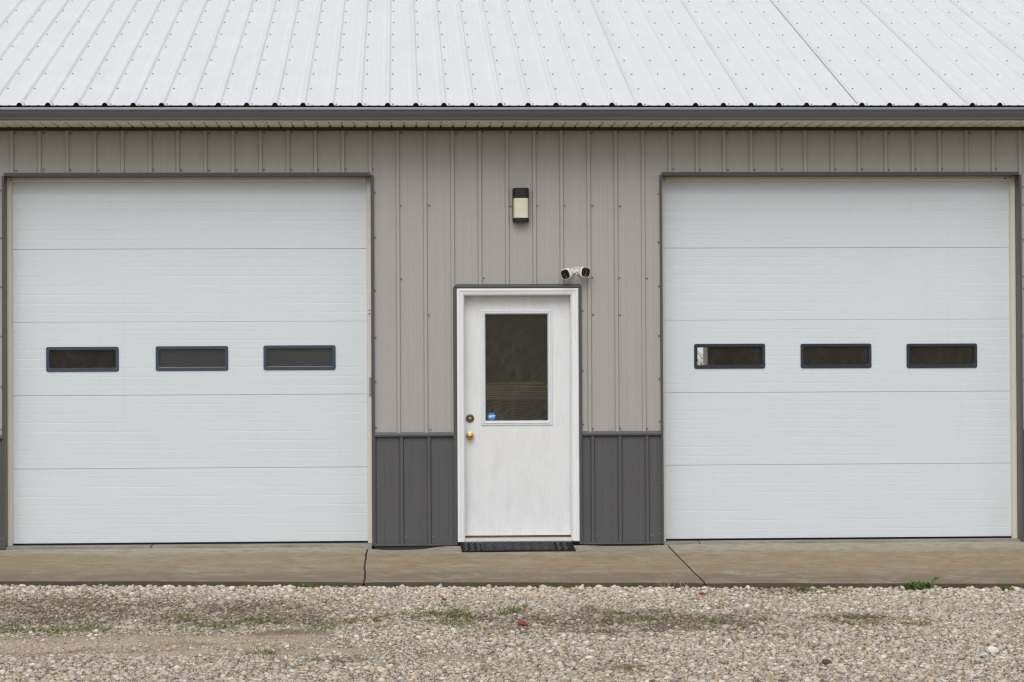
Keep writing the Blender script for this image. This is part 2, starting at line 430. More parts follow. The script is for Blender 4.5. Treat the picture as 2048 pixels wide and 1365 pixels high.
t = NT('polished_brass'); M['brass'] = t.done((0.62, 0.42, 0.16), 0.25, 1.0)
t = NT('cream_acrylic')
nn = t.noise(t.pos((3, 3, 9)), 3, 3, 0.5)
M['acrylic'] = t.done(t.mix(nn, (0.62, 0.58, 0.40), (0.76, 0.72, 0.56)), 0.35, 0.0, 0.4)
t = NT('sticker_blue'); M['sticker'] = t.done((0.025, 0.20, 0.50), 0.4)
t = NT('sticker_white'); M['print'] = t.done((0.85, 0.87, 0.9), 0.4)
t = NT('dry_red_leaf'); M['redleaf'] = t.done(t.mix(t.noise(t.pos(), 60, 4), (0.16, 0.03, 0.02), (0.34, 0.09, 0.06)), 0.7)
t = NT('rusty_weatherstrip'); M['rust'] = t.done(t.mix(t.noise(t.pos((3, 3, 3)), 5, 5), (0.03, 0.016, 0.010), (0.19, 0.09, 0.045)), 0.8)
t = NT('mildewed_sill'); M['sill'] = t.done(t.mix(t.noise(t.pos((2, 8, 8)), 3, 5), (0.42, 0.42, 0.36), (0.72, 0.72, 0.70)), 0.5)

# ------------------------------------------------------------------ ground, apron
def grid_sheet(name, xs, ys, zf, mat):
    X, Y = np.meshgrid(xs, ys)
    Z = zf(X, Y)
    nx, ny = len(xs), len(ys)
    v = np.stack([X, Y, Z], -1).reshape(-1, 3)
    i = np.arange(nx * ny).reshape(ny, nx)
    f = np.stack([i[:-1, :-1], i[:-1, 1:], i[1:, 1:], i[1:, :-1]], -1).reshape(-1, 4)
    me = bpy.data.meshes.new(name)
    me.from_pydata(v.tolist(), [], f.tolist())
    me.polygons.foreach_set('use_smooth', [True] * len(me.polygons))
    me.materials.append(mat)
    return me, X, Y
xs = np.unique(np.concatenate([np.linspace(-400, -9, 14), np.arange(-9, 11, 0.08), np.linspace(11, 400, 14)]))
ys = np.unique(np.concatenate([np.linspace(-400, -14, 14), np.arange(-14, -2, 0.07), np.linspace(-2, 400, 12)]))
me, GX, GY = grid_sheet('ground', xs, ys, ground_z, M['ground'])
pc = np.zeros((GX.size, 4), np.float32)
inb = ((np.abs(GX) < 9) & (GY > -12)).reshape(-1)
for k, lst in ((0, DARK), (1, DUST), (2, GREEN)):
    pc[:, k] = field(lst, GX, GY).reshape(-1) * inb
pc[:, 3] = 1
ca = me.attributes.new('patch', 'FLOAT_COLOR', 'POINT')
ca.data.foreach_set('color', pc.reshape(-1))
ground = link('ground', me)
tag(ground, kind='structure')

apron = bpy.data.objects.new('concrete_apron', None); col.objects.link(apron)
apron.location = (1, -1.2, 0)
tag(apron, kind='structure')
def apron_z(x, y):
    t = np.clip(-y / 2.5, 0, 1)
    z = t * edge_z(x)
    dip = 0.030 * np.exp(-((x - 0.02) / 0.28) ** 4) + 0.010 * np.exp(-((x - 1.9) / 0.30) ** 4)
    z = z - 0.004 - dip * np.exp(-(y / 0.5) ** 2)
    return z + 0.002 * wob(x * 0.7, y * 1.5)
def crackx(y, x0, amp, ph): return x0 + amp * (np.sin(y * 2.1 + ph) + 0.4 * np.sin(y * 5.7 + ph * 2) + 0.2 * np.sin(y * 13 + ph))
J1 = lambda y: crackx(y, -0.262, 0.006, 0.4)
J2 = lambda y: crackx(y, 2.235, 0.002, 1.0)
def slab(xa, xb):
    ny, nx = 36, 40
    ys_ = np.concatenate([[-2.512, -2.507], np.linspace(-2.49, 0.0, ny - 2)])
    v, f = [], []
    for j, y in enumerate(ys_):
        a, b = xa(y), xb(y)
        for i in range(nx):
            s = i / (nx - 1)
            x = a + (b - a) * s
            z = float(apron_z(x, y))
            if j == 0: z -= 0.012
            if j == 1: z -= 0.004
            if i in (0, nx - 1): z -= 0.004
            v.append((x, y, z))
    for j in range(ny - 1):
        for i in range(nx - 1):
            k = j * nx + i
            f.append((k, k + 1, k + nx + 1, k + nx))
    # skirts
    def skirt(idx, dy=0.0, dx=0.0):
        b = len(v)
        for q in idx:
            v.append((v[q][0] + dx, v[q][1] + dy, v[q][2] - 0.13))
        for q in range(len(idx) - 1):
            f.append((idx[q], idx[q + 1], b + q + 1, b + q))
    skirt(list(range(nx)), 0.004)
    skirt([j * nx for j in range(ny)])
    skirt([j * nx + nx - 1 for j in range(ny)])
    nt_ = (ny - 1) * (nx - 1)
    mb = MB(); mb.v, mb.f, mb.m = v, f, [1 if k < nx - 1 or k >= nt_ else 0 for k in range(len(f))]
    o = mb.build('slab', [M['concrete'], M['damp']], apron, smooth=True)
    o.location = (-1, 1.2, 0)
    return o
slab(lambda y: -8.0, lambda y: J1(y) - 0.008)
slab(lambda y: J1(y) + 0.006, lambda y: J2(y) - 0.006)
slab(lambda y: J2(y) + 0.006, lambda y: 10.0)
# debris packed into the joints
mb = MB()
for J, w in ((J1, 0.012), (J2, 0.010)):
    pts = [(float(J(y)), y, float(apron_z(float(J(y)), y)) - 0.016) for y in np.linspace(-2.49, -0.01, 40)]
    for a, b in zip(pts[:-1], pts[1:]):
        mb.add([(a[0] - w, a[1], a[2]), (a[0] + w, a[1], a[2]), (b[0] + w, b[1], b[2]), (b[0] - w, b[1], b[2])], [(0, 1, 2, 3)])
o = mb.build('joint_filler', M['stone_dark'], apron); o.location = (-1, 1.2, 0); tag(o, kind='stuff')

# ------------------------------------------------------------------ the building
B = thing('pole_barn', 'long grey metal garage building with a white ribbed roof and dark wainscot', 'garage', (1, 0, 0))
XL, XR, DEPTH = -6.6, 9.3, 11.0
WP = 0.2277                                  # wall rib spacing
RP = 0.2283                                  # roof rib spacing
OPEN = [(-3.248, -0.226, 3.080), (2.208, 5.225, 3.080)]       # overhead door openings
DO = (0.470, 1.514, 2.160)                                    # entry door rough opening
def P(o):                                    # parts are built in world metres: undo the root's offset
    o.location = Vector(o.location) - Vector((1, 0, 0)); return o

# framed wall behind the sheets
mb = MB()
def seg(x0, x1, z0, z1): mb.box(x0, x1, 0.012, 0.15, z0, z1)
seg(XL, OPEN[0][0] - 0.02, -0.1, 3.47); seg(OPEN[0][1] + 0.02, DO[0] + 0.01, -0.1, 3.47); seg(DO[1] - 0.01, OPEN[1][0] - 0.02, -0.1, 3.47); seg(OPEN[1][1] + 0.02, XR, -0.1, 3.47)
for a, b, h in OPEN: seg(a - 0.02, b + 0.02, h + 0.03, 3.47)
seg(DO[0] + 0.01, DO[1] - 0.01, DO[2] + 0.01, 3.47)
mb.box(XL, OPEN[0][0] - 0.02, 0.004, 0.012, -0.1, 0.02); mb.box(OPEN[0][1] + 0.02, DO[0], 0.004, 0.012, -0.1, 0.02); mb.box(DO[1], OPEN[1][0] - 0.02, 0.004, 0.012, -0.1, 0.02); mb.box(OPEN[1][1] + 0.02, XR, 0.004, 0.012, -0.1, 0.02)
wall = P(mb.build('wall', M['darktrim'], B))

def sheet_profile(x0, x1, pitch, off, base, top, h, minor=True):
    """(x, height) outline of a ribbed sheet between x0 and x1, ribs at off + k * pitch"""
    pts = {}
    k0, k1 = math.floor((x0 - off) / pitch) - 1, math.ceil((x1 - off) / pitch) + 1
    seq = []
    for k in range(k0, k1 + 1):
        c = off + k * pitch
        seq += [(c - base / 2, 0), (c - top / 2, h), (c + top / 2, h), (c + base / 2, 0)]
        if minor:
            for q in (1 / 3, 2 / 3):
                d = c + pitch * q
                seq += [(d - 0.012, 0), (d - 0.004, 0.0022), (d + 0.004, 0.0022), (d + 0.012, 0)]
    xs_ = np.array([p[0] for p in seq]); hs = np.array([p[1] for p in seq])
    out = [(x0, float(np.interp(x0, xs_, hs)))]
    out += [(float(a), float(b)) for a, b in seq if x0 + 1e-4 < a < x1 - 1e-4]
    out.append((x1, float(np.interp(x1, xs_, hs))))
    return out

def wall_sheet(x0, x1, zr, off, mat, name, y0=0.0, breaks=()):
    cuts = sorted([x0] + [b for b in breaks if x0 + 0.003 < b < x1 - 0.003] + [x1])
    mb = MB()
    for a, b in zip(cuts[:-1], cuts[1:]):
        r = zr((a + b) / 2)
        if r is None or r[1] - r[0] < 0.01: continue
        pr = sheet_profile(a, b, WP, off, 0.040, 0.022, 0.019)
        v, f = [], []
        for x, h in pr:
            v += [(x, y0 - h, r[0]), (x, y0 - h, r[1])]
        for i in range(len(pr) - 1):
            f.append((2 * i, 2 * i + 2, 2 * i + 3, 2 * i + 1))
        mb.add(v, f)
    if not mb.f: return None
    # a 1 mm hem so that the sheet has a thickness at its lap
    o = P(mb.build(name, mat, wall))
    o.location = (0, 0, 0)
    s = o.modifiers.new('solid', 'SOLIDIFY'); s.thickness = 0.0012; s.offset = 0
    return o
WB = []
for a, b, h in OPEN: WB += [a - 0.004, b + 0.004]
WB += [DO[0], DO[1]]
def upper(x):
    lo = 0.925
    for a, b, h in OPEN:
        if a - 0.004 < x < b + 0.004: lo = h + 0.006
    if DO[0] < x < DO[1]: lo = DO[2]
    return (lo, 3.474)
def lower(x):
    for a, b, h in OPEN:
        if a - 0.004 < x < b + 0.004: return None
    if DO[0] < x < DO[1]: return None
    return (0.014, 0.925)
wall.location = (-1, 0, 0)
x = 0.683 - 4 * WP * 8
first = True
while x < XR:
    a, b = max(x, XL), min(x + 4 * WP, XR)
    if b - a > 0.05:
        # the lap: the next sheet covers the rib of the last one
        wall_sheet(a - (0.0 if first else 0.020), b + 0.022, upper, 0.0, M['clay'], 'wall_panel', y0=-0.0016 * (int(round(x / WP / 4)) % 2), breaks=WB)
        wall_sheet(a - 0.0, b + 0.022, lower, 0.022, M['charcoal'], 'wainscot_panel', y0=-0.0016 * (int(round(x / WP / 4)) % 2), breaks=WB)
        first = False
    x += 4 * WP

# wall trims (children of the wall)
def wtrim(name, x0, x1, y0, y1, z0, z1, mat='trim', bevel=0.002, parent=None):
    return MB().box(x0, x1, y0, y1, z0, z1).build(name, M[mat], parent or wall, bevel=bevel)
wtrim('wall_top_trim', XL, XR, -0.030, 0.01, 3.456, 3.482, 'darktrim')
for xa, xb in ((XL, OPEN[0][0] - 0.021), (OPEN[0][1] + 0.026, DO[0] - 0.014), (DO[1] + 0.014, OPEN[1][0] - 0.022), (OPEN[1][1] + 0.021, XR)):
    pr = [(-0.022, 0.904), (-0.031, 0.910), (-0.031, 0.924), (-0.022, 0.941), (0.006, 0.945), (0.006, 0.904)]
    MB().prism(pr, xa, xb).build('wainscot_trim', M['trim'], wall)
    wtrim('base_trim', xa, xb, -0.023, 0.003, 0.002, 0.016, 'charcoal', 0.001)

# screws of the wall: too small to pick apart, one part per colour
def hexhead(mb, x, y, z, r=0.0070, n=6, d=(0, -1, 0)):
    a = Vector((1, 0, 0)); dv = Vector(d); b = dv.cross(a)
    c = Vector((x, y, z))
    rr = []
    for q, k in ((0.0, 1.25), (0.003, 1.2), (0.0035, 0.8), (0.008, 0.72)):
        rr.append([tuple(c + dv * q + r * k * (cos(2 * pi * i / n) * a + sin(2 * pi * i / n) * b)) for i in range(n)])
    mb.rings(rr)
s_up, s_lo = MB(), MB()
for k in range(-28, 41):
    xr = k * WP + 0.028
    if not XL + .05 < xr < XR - .05: continue
    inL = any(a - .03 < xr < b + .03 for a, b, h in OPEN)
    inD = DO[0] - .03 < xr < DO[1] + .03
    rows = [3.438]
    if inL: rows += [3.132]
    else:
        rows += [2.828] + ([2.222] if True else [])
        if not inD: rows += [1.915, 0.968]
    for z in rows:
        j = rnd.uniform(-.006, .006)
        hexhead(s_up, xr + rnd.uniform(-.006, .008) - (0.028 if rnd.random() < .12 else 0), -0.0025 - (0.0), z + j)
    if not inL and not inD:
        hexhead(s_lo, xr + 0.026, -0.003, 0.075 + rnd.uniform(-.01, .01))
for a, b, h in OPEN:                       # trim screws down both sides
    for xx in (a - 0.030, b + 0.036):
        for z in (2.95, 2.55, 2.15, 1.75, 1.35, 1.0): hexhead(s_up, xx, -0.002, z + rnd.uniform(-.03, .03))
        for z in (0.5, 0.08): hexhead(s_lo, xx, -0.002, z)
for xx in (DO[0] - 0.022, DO[1] + 0.024):
    for z in (1.95, 1.45, 1.0): hexhead(s_up, xx, -0.002, z)
for s, m in ((s_up, 'screw'), (s_lo, 'dark_screw')):
    tag(s.build('wall_screws', M[m], wall), kind='stuff')

# other walls, ridge and inside
mb = MB()
SL = 1 / 3.0
RIDGE_Y = DEPTH / 2
def roof_z(y): return 3.612 + SL * (y + 0.52)
for xx in (XL, XR):
    t_ = 0.1 if xx == XL else -0.1
    mb = MB()
    mb.prism([(0.15, -0.1), (DEPTH, -0.1), (DEPTH, roof_z(0) - 0.02), (RIDGE_Y, roof_z(RIDGE_Y) - 0.06), (0.15, roof_z(0.15) - 0.06)], xx, xx + t_)
    P(mb.build('gable_wall', M['clay'], B))
BW = (3.02, 3.945, 1.0, 2.05)                # rear window opening
mb = MB()
yb0, yb1 = DEPTH - 0.55, DEPTH - 0.45
mb.box(XL + 0.1, BW[0], yb0, yb1, -0.1, 3.55); mb.box(BW[1], XR - 0.1, yb0, yb1, -0.1, 3.55)
mb.box(BW[0], BW[1], yb0, yb1, -0.1, BW[2]); mb.box(BW[0], BW[1], yb0, yb1, BW[3], 3.55)
rear = P(mb.build('rear_wall', M['plywood'], B))
mb = MB(); w = 0.045
for a in ((BW[0], BW[0] + w, BW[2], BW[3]), (BW[1] - w, BW[1], BW[2], BW[3]), (BW[0] + w, BW[1] - w, BW[2], BW[2] + w), (BW[0] + w, BW[1] - w, BW[3] - w, BW[3])):
    mb.box(a[0], a[1], yb0 - 0.02, yb0 + 0.42, a[2], a[3])
mb.box(BW[1] + 0.002, BW[1] + 0.055, yb0 - 0.018, yb0 - 0.002, BW[2] - 0.05, BW[3] + 0.05)
mb.build('window_frame', M['white_trim'], rear)
P(MB().box(XL + 0.1, XR - 0.1, 0.35, yb0, -0.12, 0.0).build('floor_slab', M['sill_concrete'], B))

# roof
mb = MB()
RX0, RX1 = -0.307 - RP * 29.5, -0.307 + RP * 43.5
mb.prism([(-0.44, 3.56), (-0.44, roof_z(-0.44) - 0.03), (RIDGE_Y, roof_z(RIDGE_Y) - 0.03), (DEPTH + 0.5, roof_z(-0.5) - 0.03), (DEPTH + 0.5, roof_z(-0.5) - 0.07), (RIDGE_Y, roof_z(RIDGE_Y) - 0.07), (0.0, roof_z(0) - 0.07)], RX0 + 0.02, RX1 - 0.02)
roof = P(mb.build('roof', M['darktrim'], B))
def slope_pt(x, s, h):                       # s metres up the slope from the drip edge, h above the pan
    n = sqrt(1 + SL * SL)
    return (x, -0.52 + s / n - h * SL / n, 3.612 + s * SL / n + h / n)
RLEN = (RIDGE_Y + 0.52) * sqrt(1 + SL * SL)
ROFF = -0.307
lap0 = 3.795 - 4 * RP * 12
x = lap0
n_sheet = 0
while x < RX1:
    a, b = max(x, RX0), min(x + 4 * RP, RX1)
    if b - a > 0.05:
        pr = sheet_profile(a - 0.021, b + 0.021, RP, ROFF, 0.052, 0.022, 0.022)
        lift = 0.0
        black = abs(b - 3.795) < 0.05           # one lap stands open and shows a black line
        pr = [(p[0], p[1]) for p in pr]
        v, f = [], []
        cut = rnd.uniform(-0.004, 0.004)
        ss = (cut, 0.5, 1.5, 3, RLEN)
        lft = rnd.uniform(0.0, 0.0015)
        for s_ in ss:
            for i, (px, h) in enumerate(pr):
                e = 0.0022 if i < 3 else 0.0
                v.append(slope_pt(px, s_, h + e + lft))
        n = len(pr)
        for q in range(len(ss) - 1):
            for i in range(n - 1): f.append((q * n + i, q * n + i + 1, (q + 1) * n + i + 1, (q + 1) * n + i))
        mb = MB().add(v, f)
        o = mb.build('roof_panel', M['roof'], roof)
        s = o.modifiers.new('solid', 'SOLIDIFY'); s.thickness = 0.0012; s.offset = -1
        n_sheet += 1
    x += 4 * RP
# the open lap: black strips put in for shaded gaps at the laps, and closing foam under the ribs
mb = MB()
for xx, w in ((3.795 - 0.0235, 0.0023), (3.795 - 4 * RP - 0.0235, 0.0006), (3.795 + 4 * RP - 0.0235, 0.0009), (3.795 + 8 * RP - 0.0235, 0.0008), (3.795 - 8 * RP - 0.0235, 0.0006)):
    v = [slope_pt(xx - w, 0.05, 0.0042), slope_pt(xx + w, 0.05, 0.0042), slope_pt(xx + w, RLEN, 0.0042), slope_pt(xx - w, RLEN, 0.0042)]
    mb.add(v, [(0, 1, 2, 3)])
mb.build('lap_gap_shade', M['black'], roof)
pr = sheet_profile(RX0, RX1, RP, ROFF, 0.048, 0.019, 0.0195)
v, f = [], []
for px, h in pr:
    v += [slope_pt(px, 0.016, h - 0.0015), slope_pt(px, 0.016, -0.022)]
for i in range(len(pr) - 1): f.append((2 * i, 2 * i + 1, 2 * i + 3, 2 * i + 2))
mb = MB().add(v, f)
mb.build('closure_strip', M['black'], roof)
mb = MB()
nrm = (0, -SL / sqrt(1 + SL * SL), 1 / sqrt(1 + SL * SL))
for k in range(-29, 44):
    for r_ in range(0, 9):
        s_ = 0.03 + (0.0 if r_ == 0 else 0.607 * r_) + rnd.uniform(-.006, .006)
        xr = ROFF + k * RP + 0.042 + rnd.uniform(-.006, .006)
        if r_ == 3 and rnd.random() < .12: xr -= 0.05
        p = slope_pt(xr, s_, 0.0015)
        hexhead(mb, *p, r=0.0064, d=nrm)
tag(mb.build('roof_screws', M['roof_screw'], roof), kind='stuff')
# back slope
v = [(RX0, RIDGE_Y, roof_z(RIDGE_Y)), (RX1, RIDGE_Y, roof_z(RIDGE_Y)), (RX1, DEPTH + 0.55, roof_z(-0.55)), (RX0, DEPTH + 0.55, roof_z(-0.55))]
MB().add(v, [(0, 1, 2, 3)]).build('rear_slope', M['roof'], roof)
MB().prism([(RIDGE_Y - 0.15, roof_z(RIDGE_Y - 0.15) + 0.028), (RIDGE_Y, roof_z(RIDGE_Y) + 0.05), (RIDGE_Y + 0.15, roof_z(RIDGE_Y - 0.15) + 0.028), (RIDGE_Y + 0.15, roof_z(RIDGE_Y - 0.15) + 0.022), (RIDGE_Y, roof_z(RIDGE_Y) + 0.042), (RIDGE_Y - 0.15, roof_z(RIDGE_Y - 0.15) + 0.022)], RX0, RX1).build('ridge_cap', M['roof'], roof)

# fascia, gutter, soffit
P(MB().box(RX0 + 0.02, RX1 - 0.02, -0.500, -0.482, 3.488, 3.592).build('fascia', M['trim'], B))
gp = [(-0.503, 3.590), (-0.503, 3.497), (-0.560, 3.495), (-0.566, 3.498), (-0.569, 3.508), (-0.577, 3.518), (-0.598, 3.530), (-0.612, 3.545), (-0.617, 3.558),
      (-0.627, 3.561), (-0.632, 3.567), (-0.622, 3.586), (-0.612, 3.588), (-0.608, 3.580), (-0.611, 3.566), (-0.606, 3.548), (-0.594, 3.535), (-0.572, 3.522), (-0.564, 3.510), (-0.560, 3.500), (-0.508, 3.502), (-0.508, 3.590)]
P(MB().prism(gp, RX0 - 0.02, RX1 + 0.02).build('gutter', M['gutter'], B, smooth=True))
sof = P(MB().prism([(-0.503, 3.482), (-0.470, 3.480), (-0.470, 3.484), (-0.499, 3.486), (-0.499, 3.496), (-0.503, 3.496)], RX0 + 0.02, RX1 - 0.02).build('soffit', M['soffit'], B))
SP = 0.1019
mb = MB()
# one plank: a flat field and a pressed V groove at its right edge, run from wall to fascia
zf = lambda y: 3.4835 - (y) * 0.006
px = [(-SP / 2, 0.0), (SP / 2 - 0.0150, 0.0), (SP / 2 - 0.0142, 0.012), (SP / 2 - 0.001, 0.012), (SP / 2 - 0.0002, 0.0)]
v, f = [], []
for y in (-0.031, -0.26, -0.496):
    for a, h in px: v.append((a, y, zf(y) + h))
n = len(px)
for q in range(2):
    for i in range(n - 1): f.append((q * n + i, q * n + i + 1, (q + 1) * n + i + 1, (q + 1) * n + i))
# black face at the groove's open wall end: its shade put in as colour
v2 = [(SP / 2 - 0.015, -0.034, 3.4825), (SP / 2 + 0.000, -0.034, 3.4825), (SP / 2 + 0.000, -0.034, 3.4955), (SP / 2 - 0.015, -0.034, 3.4955)]
mb.add(v, f, 0); mb.add(v2, [(0, 1, 2, 3)], 1)
pm = mb.mesh('soffit_plank', [M['soffit'], M['black']])
x = RX0 + 0.1
k = 0
while x < RX1 - 0.1:
    link('soffit_plank', pm, sof, (0.0095 + math.floor(RX0 / SP) * SP + k * SP + SP, 0, 0))
    x += SP; k += 1
sof.location = (-1, 0, 0)
# wood nailer closing the top of the soffit
MB().box(RX0 + 0.05, RX1 - 0.05, -0.48, 0.0, 3.497, 3.51).build('soffit_backing', M['plywood'], sof)

# ------------------------------------------------------------------ overhead doors
SEC = [0.030, 0.652, 1.263, 1.874, 2.485, 3.100]
def rrect(x0, x1, z0, z1, r, n=5):
    pts = []
    for cx, cz, a0 in ((x1 - r, z1 - r, 0), (x0 + r, z1 - r, 90), (x0 + r, z0 + r, 180), (x1 - r, z0 + r, 270)):
        for i in range(n + 1):
            a = R(a0 + 90 * i / n); pts.append((cx + r * cos(a), cz + r * sin(a)))
    return pts
YF = 0.180
def section_mesh(w, z0, z1, holes):
    """sheet with pressed grooves every 76 mm; holes = [(x0, x1, za, zb)] for the windows"""
    prof = [(0.0006, 0.005), (0.0006, 0.0015), (0.003, 0.0)]
    h = z1 - z0
    nz = 8
    for k in range(1, nz):
        c = h * k / nz
        prof += [(c - 0.0040, 0.0), (c - 0.0012, 0.0008), (c + 0.0012, 0.0008), (c + 0.0040, 0.0)]
    prof += [(h - 0.003, 0.0), (h - 0.0006, 0.0015), (h - 0.0006, 0.005)]
    zz = [p[0] for p in prof]; dd = [p[1] for p in prof]
    xb = [0.0, w]; zb = list(zz)
    for a, b, c, d in holes:
        xb += [a, b]; zb += [c - z0, d - z0]
    xb = sorted(set(round(q, 5) for q in xb)); zb = sorted(set(round(q, 5) for q in zb))
    v = [(q, float(np.interp(t, zz, dd)), t) for t in zb for q in xb]
    f = []
    n = len(xb)
    for j in range(len(zb) - 1):
        for i in range(n - 1):
            mx, mz = (xb[i] + xb[i + 1]) / 2, (zb[j] + zb[j + 1]) / 2 + z0
            if any(a < mx < b and c < mz < d for a, b, c, d in holes): continue
            f.append((j * n + i, j * n + i + 1, (j + 1) * n + i + 1, (j + 1) * n + i))
    mb = MB().add(v, f)
    # back skin
    return mb
WIN = [[(-2.937, -2.334, 1.462, 1.669), (-2.028, -1.424, 1.465, 1.671), (-1.130, -0.527, 1.467, 1.674)],
       [(2.493, 3.096, 1.461, 1.671), (3.398, 4.002, 1.461, 1.668), (4.302, 4.906, 1.458, 1.665)]]
for di, (a, b, h) in enumerate(OPEN):
    zo = 0.0 if di == 0 else -0.004
    fr, gm = ('navy_frame', 'glass_film') if di == 0 else ('navy_dark', 'glass_clear')
    # the part itself: almond weather stop round the opening
    mb = MB()
    sw, y0 = 0.036, 0.118
    stop = [(0.0, y0), (sw - 0.008, y0), (sw - 0.004, y0 + 0.01), (sw, y0 + 0.05), (sw, YF - 0.003), (0.0, YF - 0.003)]
    mb.prism([(a + 0.0005 + q, yy) for q, yy in stop], 0.012, h - 0.0005, axis='z')
    mb.prism([(b - 0.0005 - q, yy) for q, yy in stop], 0.012, h - 0.0005, axis='z')
    mb.prism([(yy, h - 0.001 - q) for q, yy in stop], a + sw + 0.001, b - sw - 0.001, axis='x')
    door = P(mb.build('garage_door', M['beige'], B))
    tag(door, 'left overhead door with slate framed panes' if di == 0 else 'right overhead door with clear dark panes')
    XA, XB = a - 0.05, b + 0.05
    for k in range(5):
        z0, z1 = SEC[k] + zo, SEC[k + 1] + zo
        holes = [(q[0] + 0.025 - XA, q[1] - 0.025 - XA, q[2] + 0.025, q[3] - 0.025) for q in WIN[di]] if k == 2 else []
        o = section_mesh(XB - XA, z0, z1, holes).build('door_section', M['door_white'], door, (XA, YF, z0))
    # insulated core behind the sections, with the same window holes
    mb = MB()
    lo, hi = WIN[di][0][2] - 0.03, WIN[di][0][3] + 0.03
    mb.box(XA, XB, YF + 0.012, YF + 0.045, 0.03, lo); mb.box(XA, XB, YF + 0.012, YF + 0.045, hi, 3.1)
    xs_ = [XA] + [q for w_ in WIN[di] for q in (w_[0] - 0.002, w_[1] + 0.002)] + [XB]
    for q in range(0, len(xs_), 2): mb.box(xs_[q], xs_[q + 1], YF + 0.012, YF + 0.045, lo, hi)
    mb.build('door_core', M['beige'], door)
    for wi, (x0, x1, z0, z1) in enumerate(WIN[di]):
        gm = 'glass_film' if di == 0 and wi > 0 else 'glass_clear'
        rr = []
        for ins, yy, rad in ((0.0, YF - 0.001, 0.016), (0.001, YF - 0.009, 0.016), (0.004, YF - 0.012, 0.014), (0.024, YF - 0.012, 0.010), (0.028, YF - 0.008, 0.009), (0.030, YF + 0.006, 0.008), (0.0305, YF + 0.020, 0.008)):
            rr.append([(q[0], yy, q[1]) for q in rrect(x0 + ins, x1 - ins, z0 + ins, z1 - ins, rad)])
        MB().rings(rr, False, False).build('window_frame', M[fr], door, smooth=True)
        pts = rrect(x0 + 0.030, x1 - 0.030, z0 + 0.030, z1 - 0.030, 0.008)
        MB().add([(q[0], YF + 0.018, q[1]) for q in pts], [tuple(range(len(pts)))]).build('window_pane', M[gm], door)
    # bottom rubber, lifting slightly off the uneven slab
    MB().prism([(YF - 0.006, 0.002), (YF - 0.008, 0.014), (YF - 0.004, 0.032 + zo), (YF + 0.03, 0.032 + zo), (YF + 0.03, 0.002)], a + 0.004, b - 0.004).build('bottom_seal', M['rubber'], door)
    # dark steel trim round the opening: J face and jamb return
    jf = 0.021 if di == 0 else 0.020
    rt = 0.026 if di == 0 else 0.020
    for nm, q in (('side_trim', (a - jf, a, -0.027, 0.117, 0.0, h + 0.004)), ('side_trim', (b, b + rt, -0.027, 0.117, 0.0, h + 0.004)), ('header_trim', (a, b, -0.029, 0.117, h, h + 0.027))):
        MB().box(*q).build(nm, M['trim'], door, bevel=0.0025)
    MB().box(a - 0.02, b + 0.02, YF - 0.062, YF + 0.02, h + 0.001, h + 0.03).build('header_return', M['darktrim'], door)
    for xx in (a - 0.02, b + 0.0005):
        MB().box(xx, xx + 0.0195, 0.1175, YF + 0.05, 0.0, h).build('side_return', M['beige'], door)
    # concrete of the doorway, one joint across it
    jx = -2.054 if di == 0 else 2.512
    for q0, q1 in ((a + 0.001, jx - 0.004), (jx + 0.004, b - 0.001)):
        MB().box(q0, q1, 0.006, 0.34, -0.12, 0.016 + zo).build('sill_slab', M['sill_concrete'], door, bevel=0.003)
    door.location = (-1, 0, 0)
    if di == 0:
        MB().box(-0.2495, -0.2295, 0.100, 0.1175, 1.256, 1.404).build('strike_plate', painted('grey_steel_plate', (0.42, 0.39, 0.35), 0.4, 0.5), door, bevel=0.002)
        mb = MB()
        hexhead(mb, -0.243, 0.117, 1.935, r=0.006); hexhead(mb, -0.243, 0.117, 1.965, r=0.005)
        mb.build('stop_screws', M['screw'], door)
    else:
        mb = MB()
        rr = [[(5.143 + r_ * cos(t_) , 0.112 + yy, 3.060 + 0.8 * r_ * sin(t_)) for t_ in np.linspace(0, 2 * pi, 9)[:-1]] for yy, r_ in ((0.006, 0.004), (0.0, 0.008), (-0.006, 0.008), (-0.010, 0.003))]
        mb.rings(rr).build('mud_nest', M['stone_dark'], door)

# ------------------------------------------------------------------ entry door
YD = 0.100
ed = P(MB().box(0.550, 1.436, YD, YD + 0.005, 0.075, 0.965).build('entry_door', M['slab_door'], B))
ed.data.clear_geometry()
LX0, LX1, LZ0, LZ1 = 0.690, 1.288, 0.995, 1.963          # lite frame
GX0, GX1, GZ0, GZ1 = 0.728, 1.250, 1.036, 1.926          # glass
mb = MB()
hx0, hx1, hz0, hz1 = GX0 - 0.012, GX1 + 0.012, GZ0 - 0.012, GZ1 + 0.012
for q in ((0.549, hx0, 0.074, 2.084), (hx1, 1.437, 0.074, 2.084), (hx0, hx1, 0.074, hz0), (hx0, hx1, hz1, 2.084)):
    mb.box(q[0], q[1], YD, YD + 0.044, q[2], q[3])
m_ = mb.mesh('entry_door', M['slab_door']); ed.data = m_
tag(ed, 'white entry door with a tall dark window')
def frame_loft(x0, x1, z0, z1, prof):
    """mitred frame: prof = [(inset, y)]"""
    rr = [[(x0 + i, y, z0 + i), (x1 - i, y, z0 + i), (x1 - i, y, z1 - i), (x0 + i, y, z1 - i)] for i, y in prof]
    return MB().rings(rr, False, False)
frame_loft(LX0, LX1, LZ0, LZ1, [(0, YD + 0.001), (0, YD - 0.006), (0.003, YD - 0.010), (0.011, YD - 0.011), (0.013, YD - 0.006), (0.016, YD - 0.006), (0.019, YD - 0.015), (0.030, YD - 0.014), (0.034, YD - 0.008), (0.039, YD + 0.010), (0.039, YD + 0.03)]).build('lite_frame', M['lite'], ed)
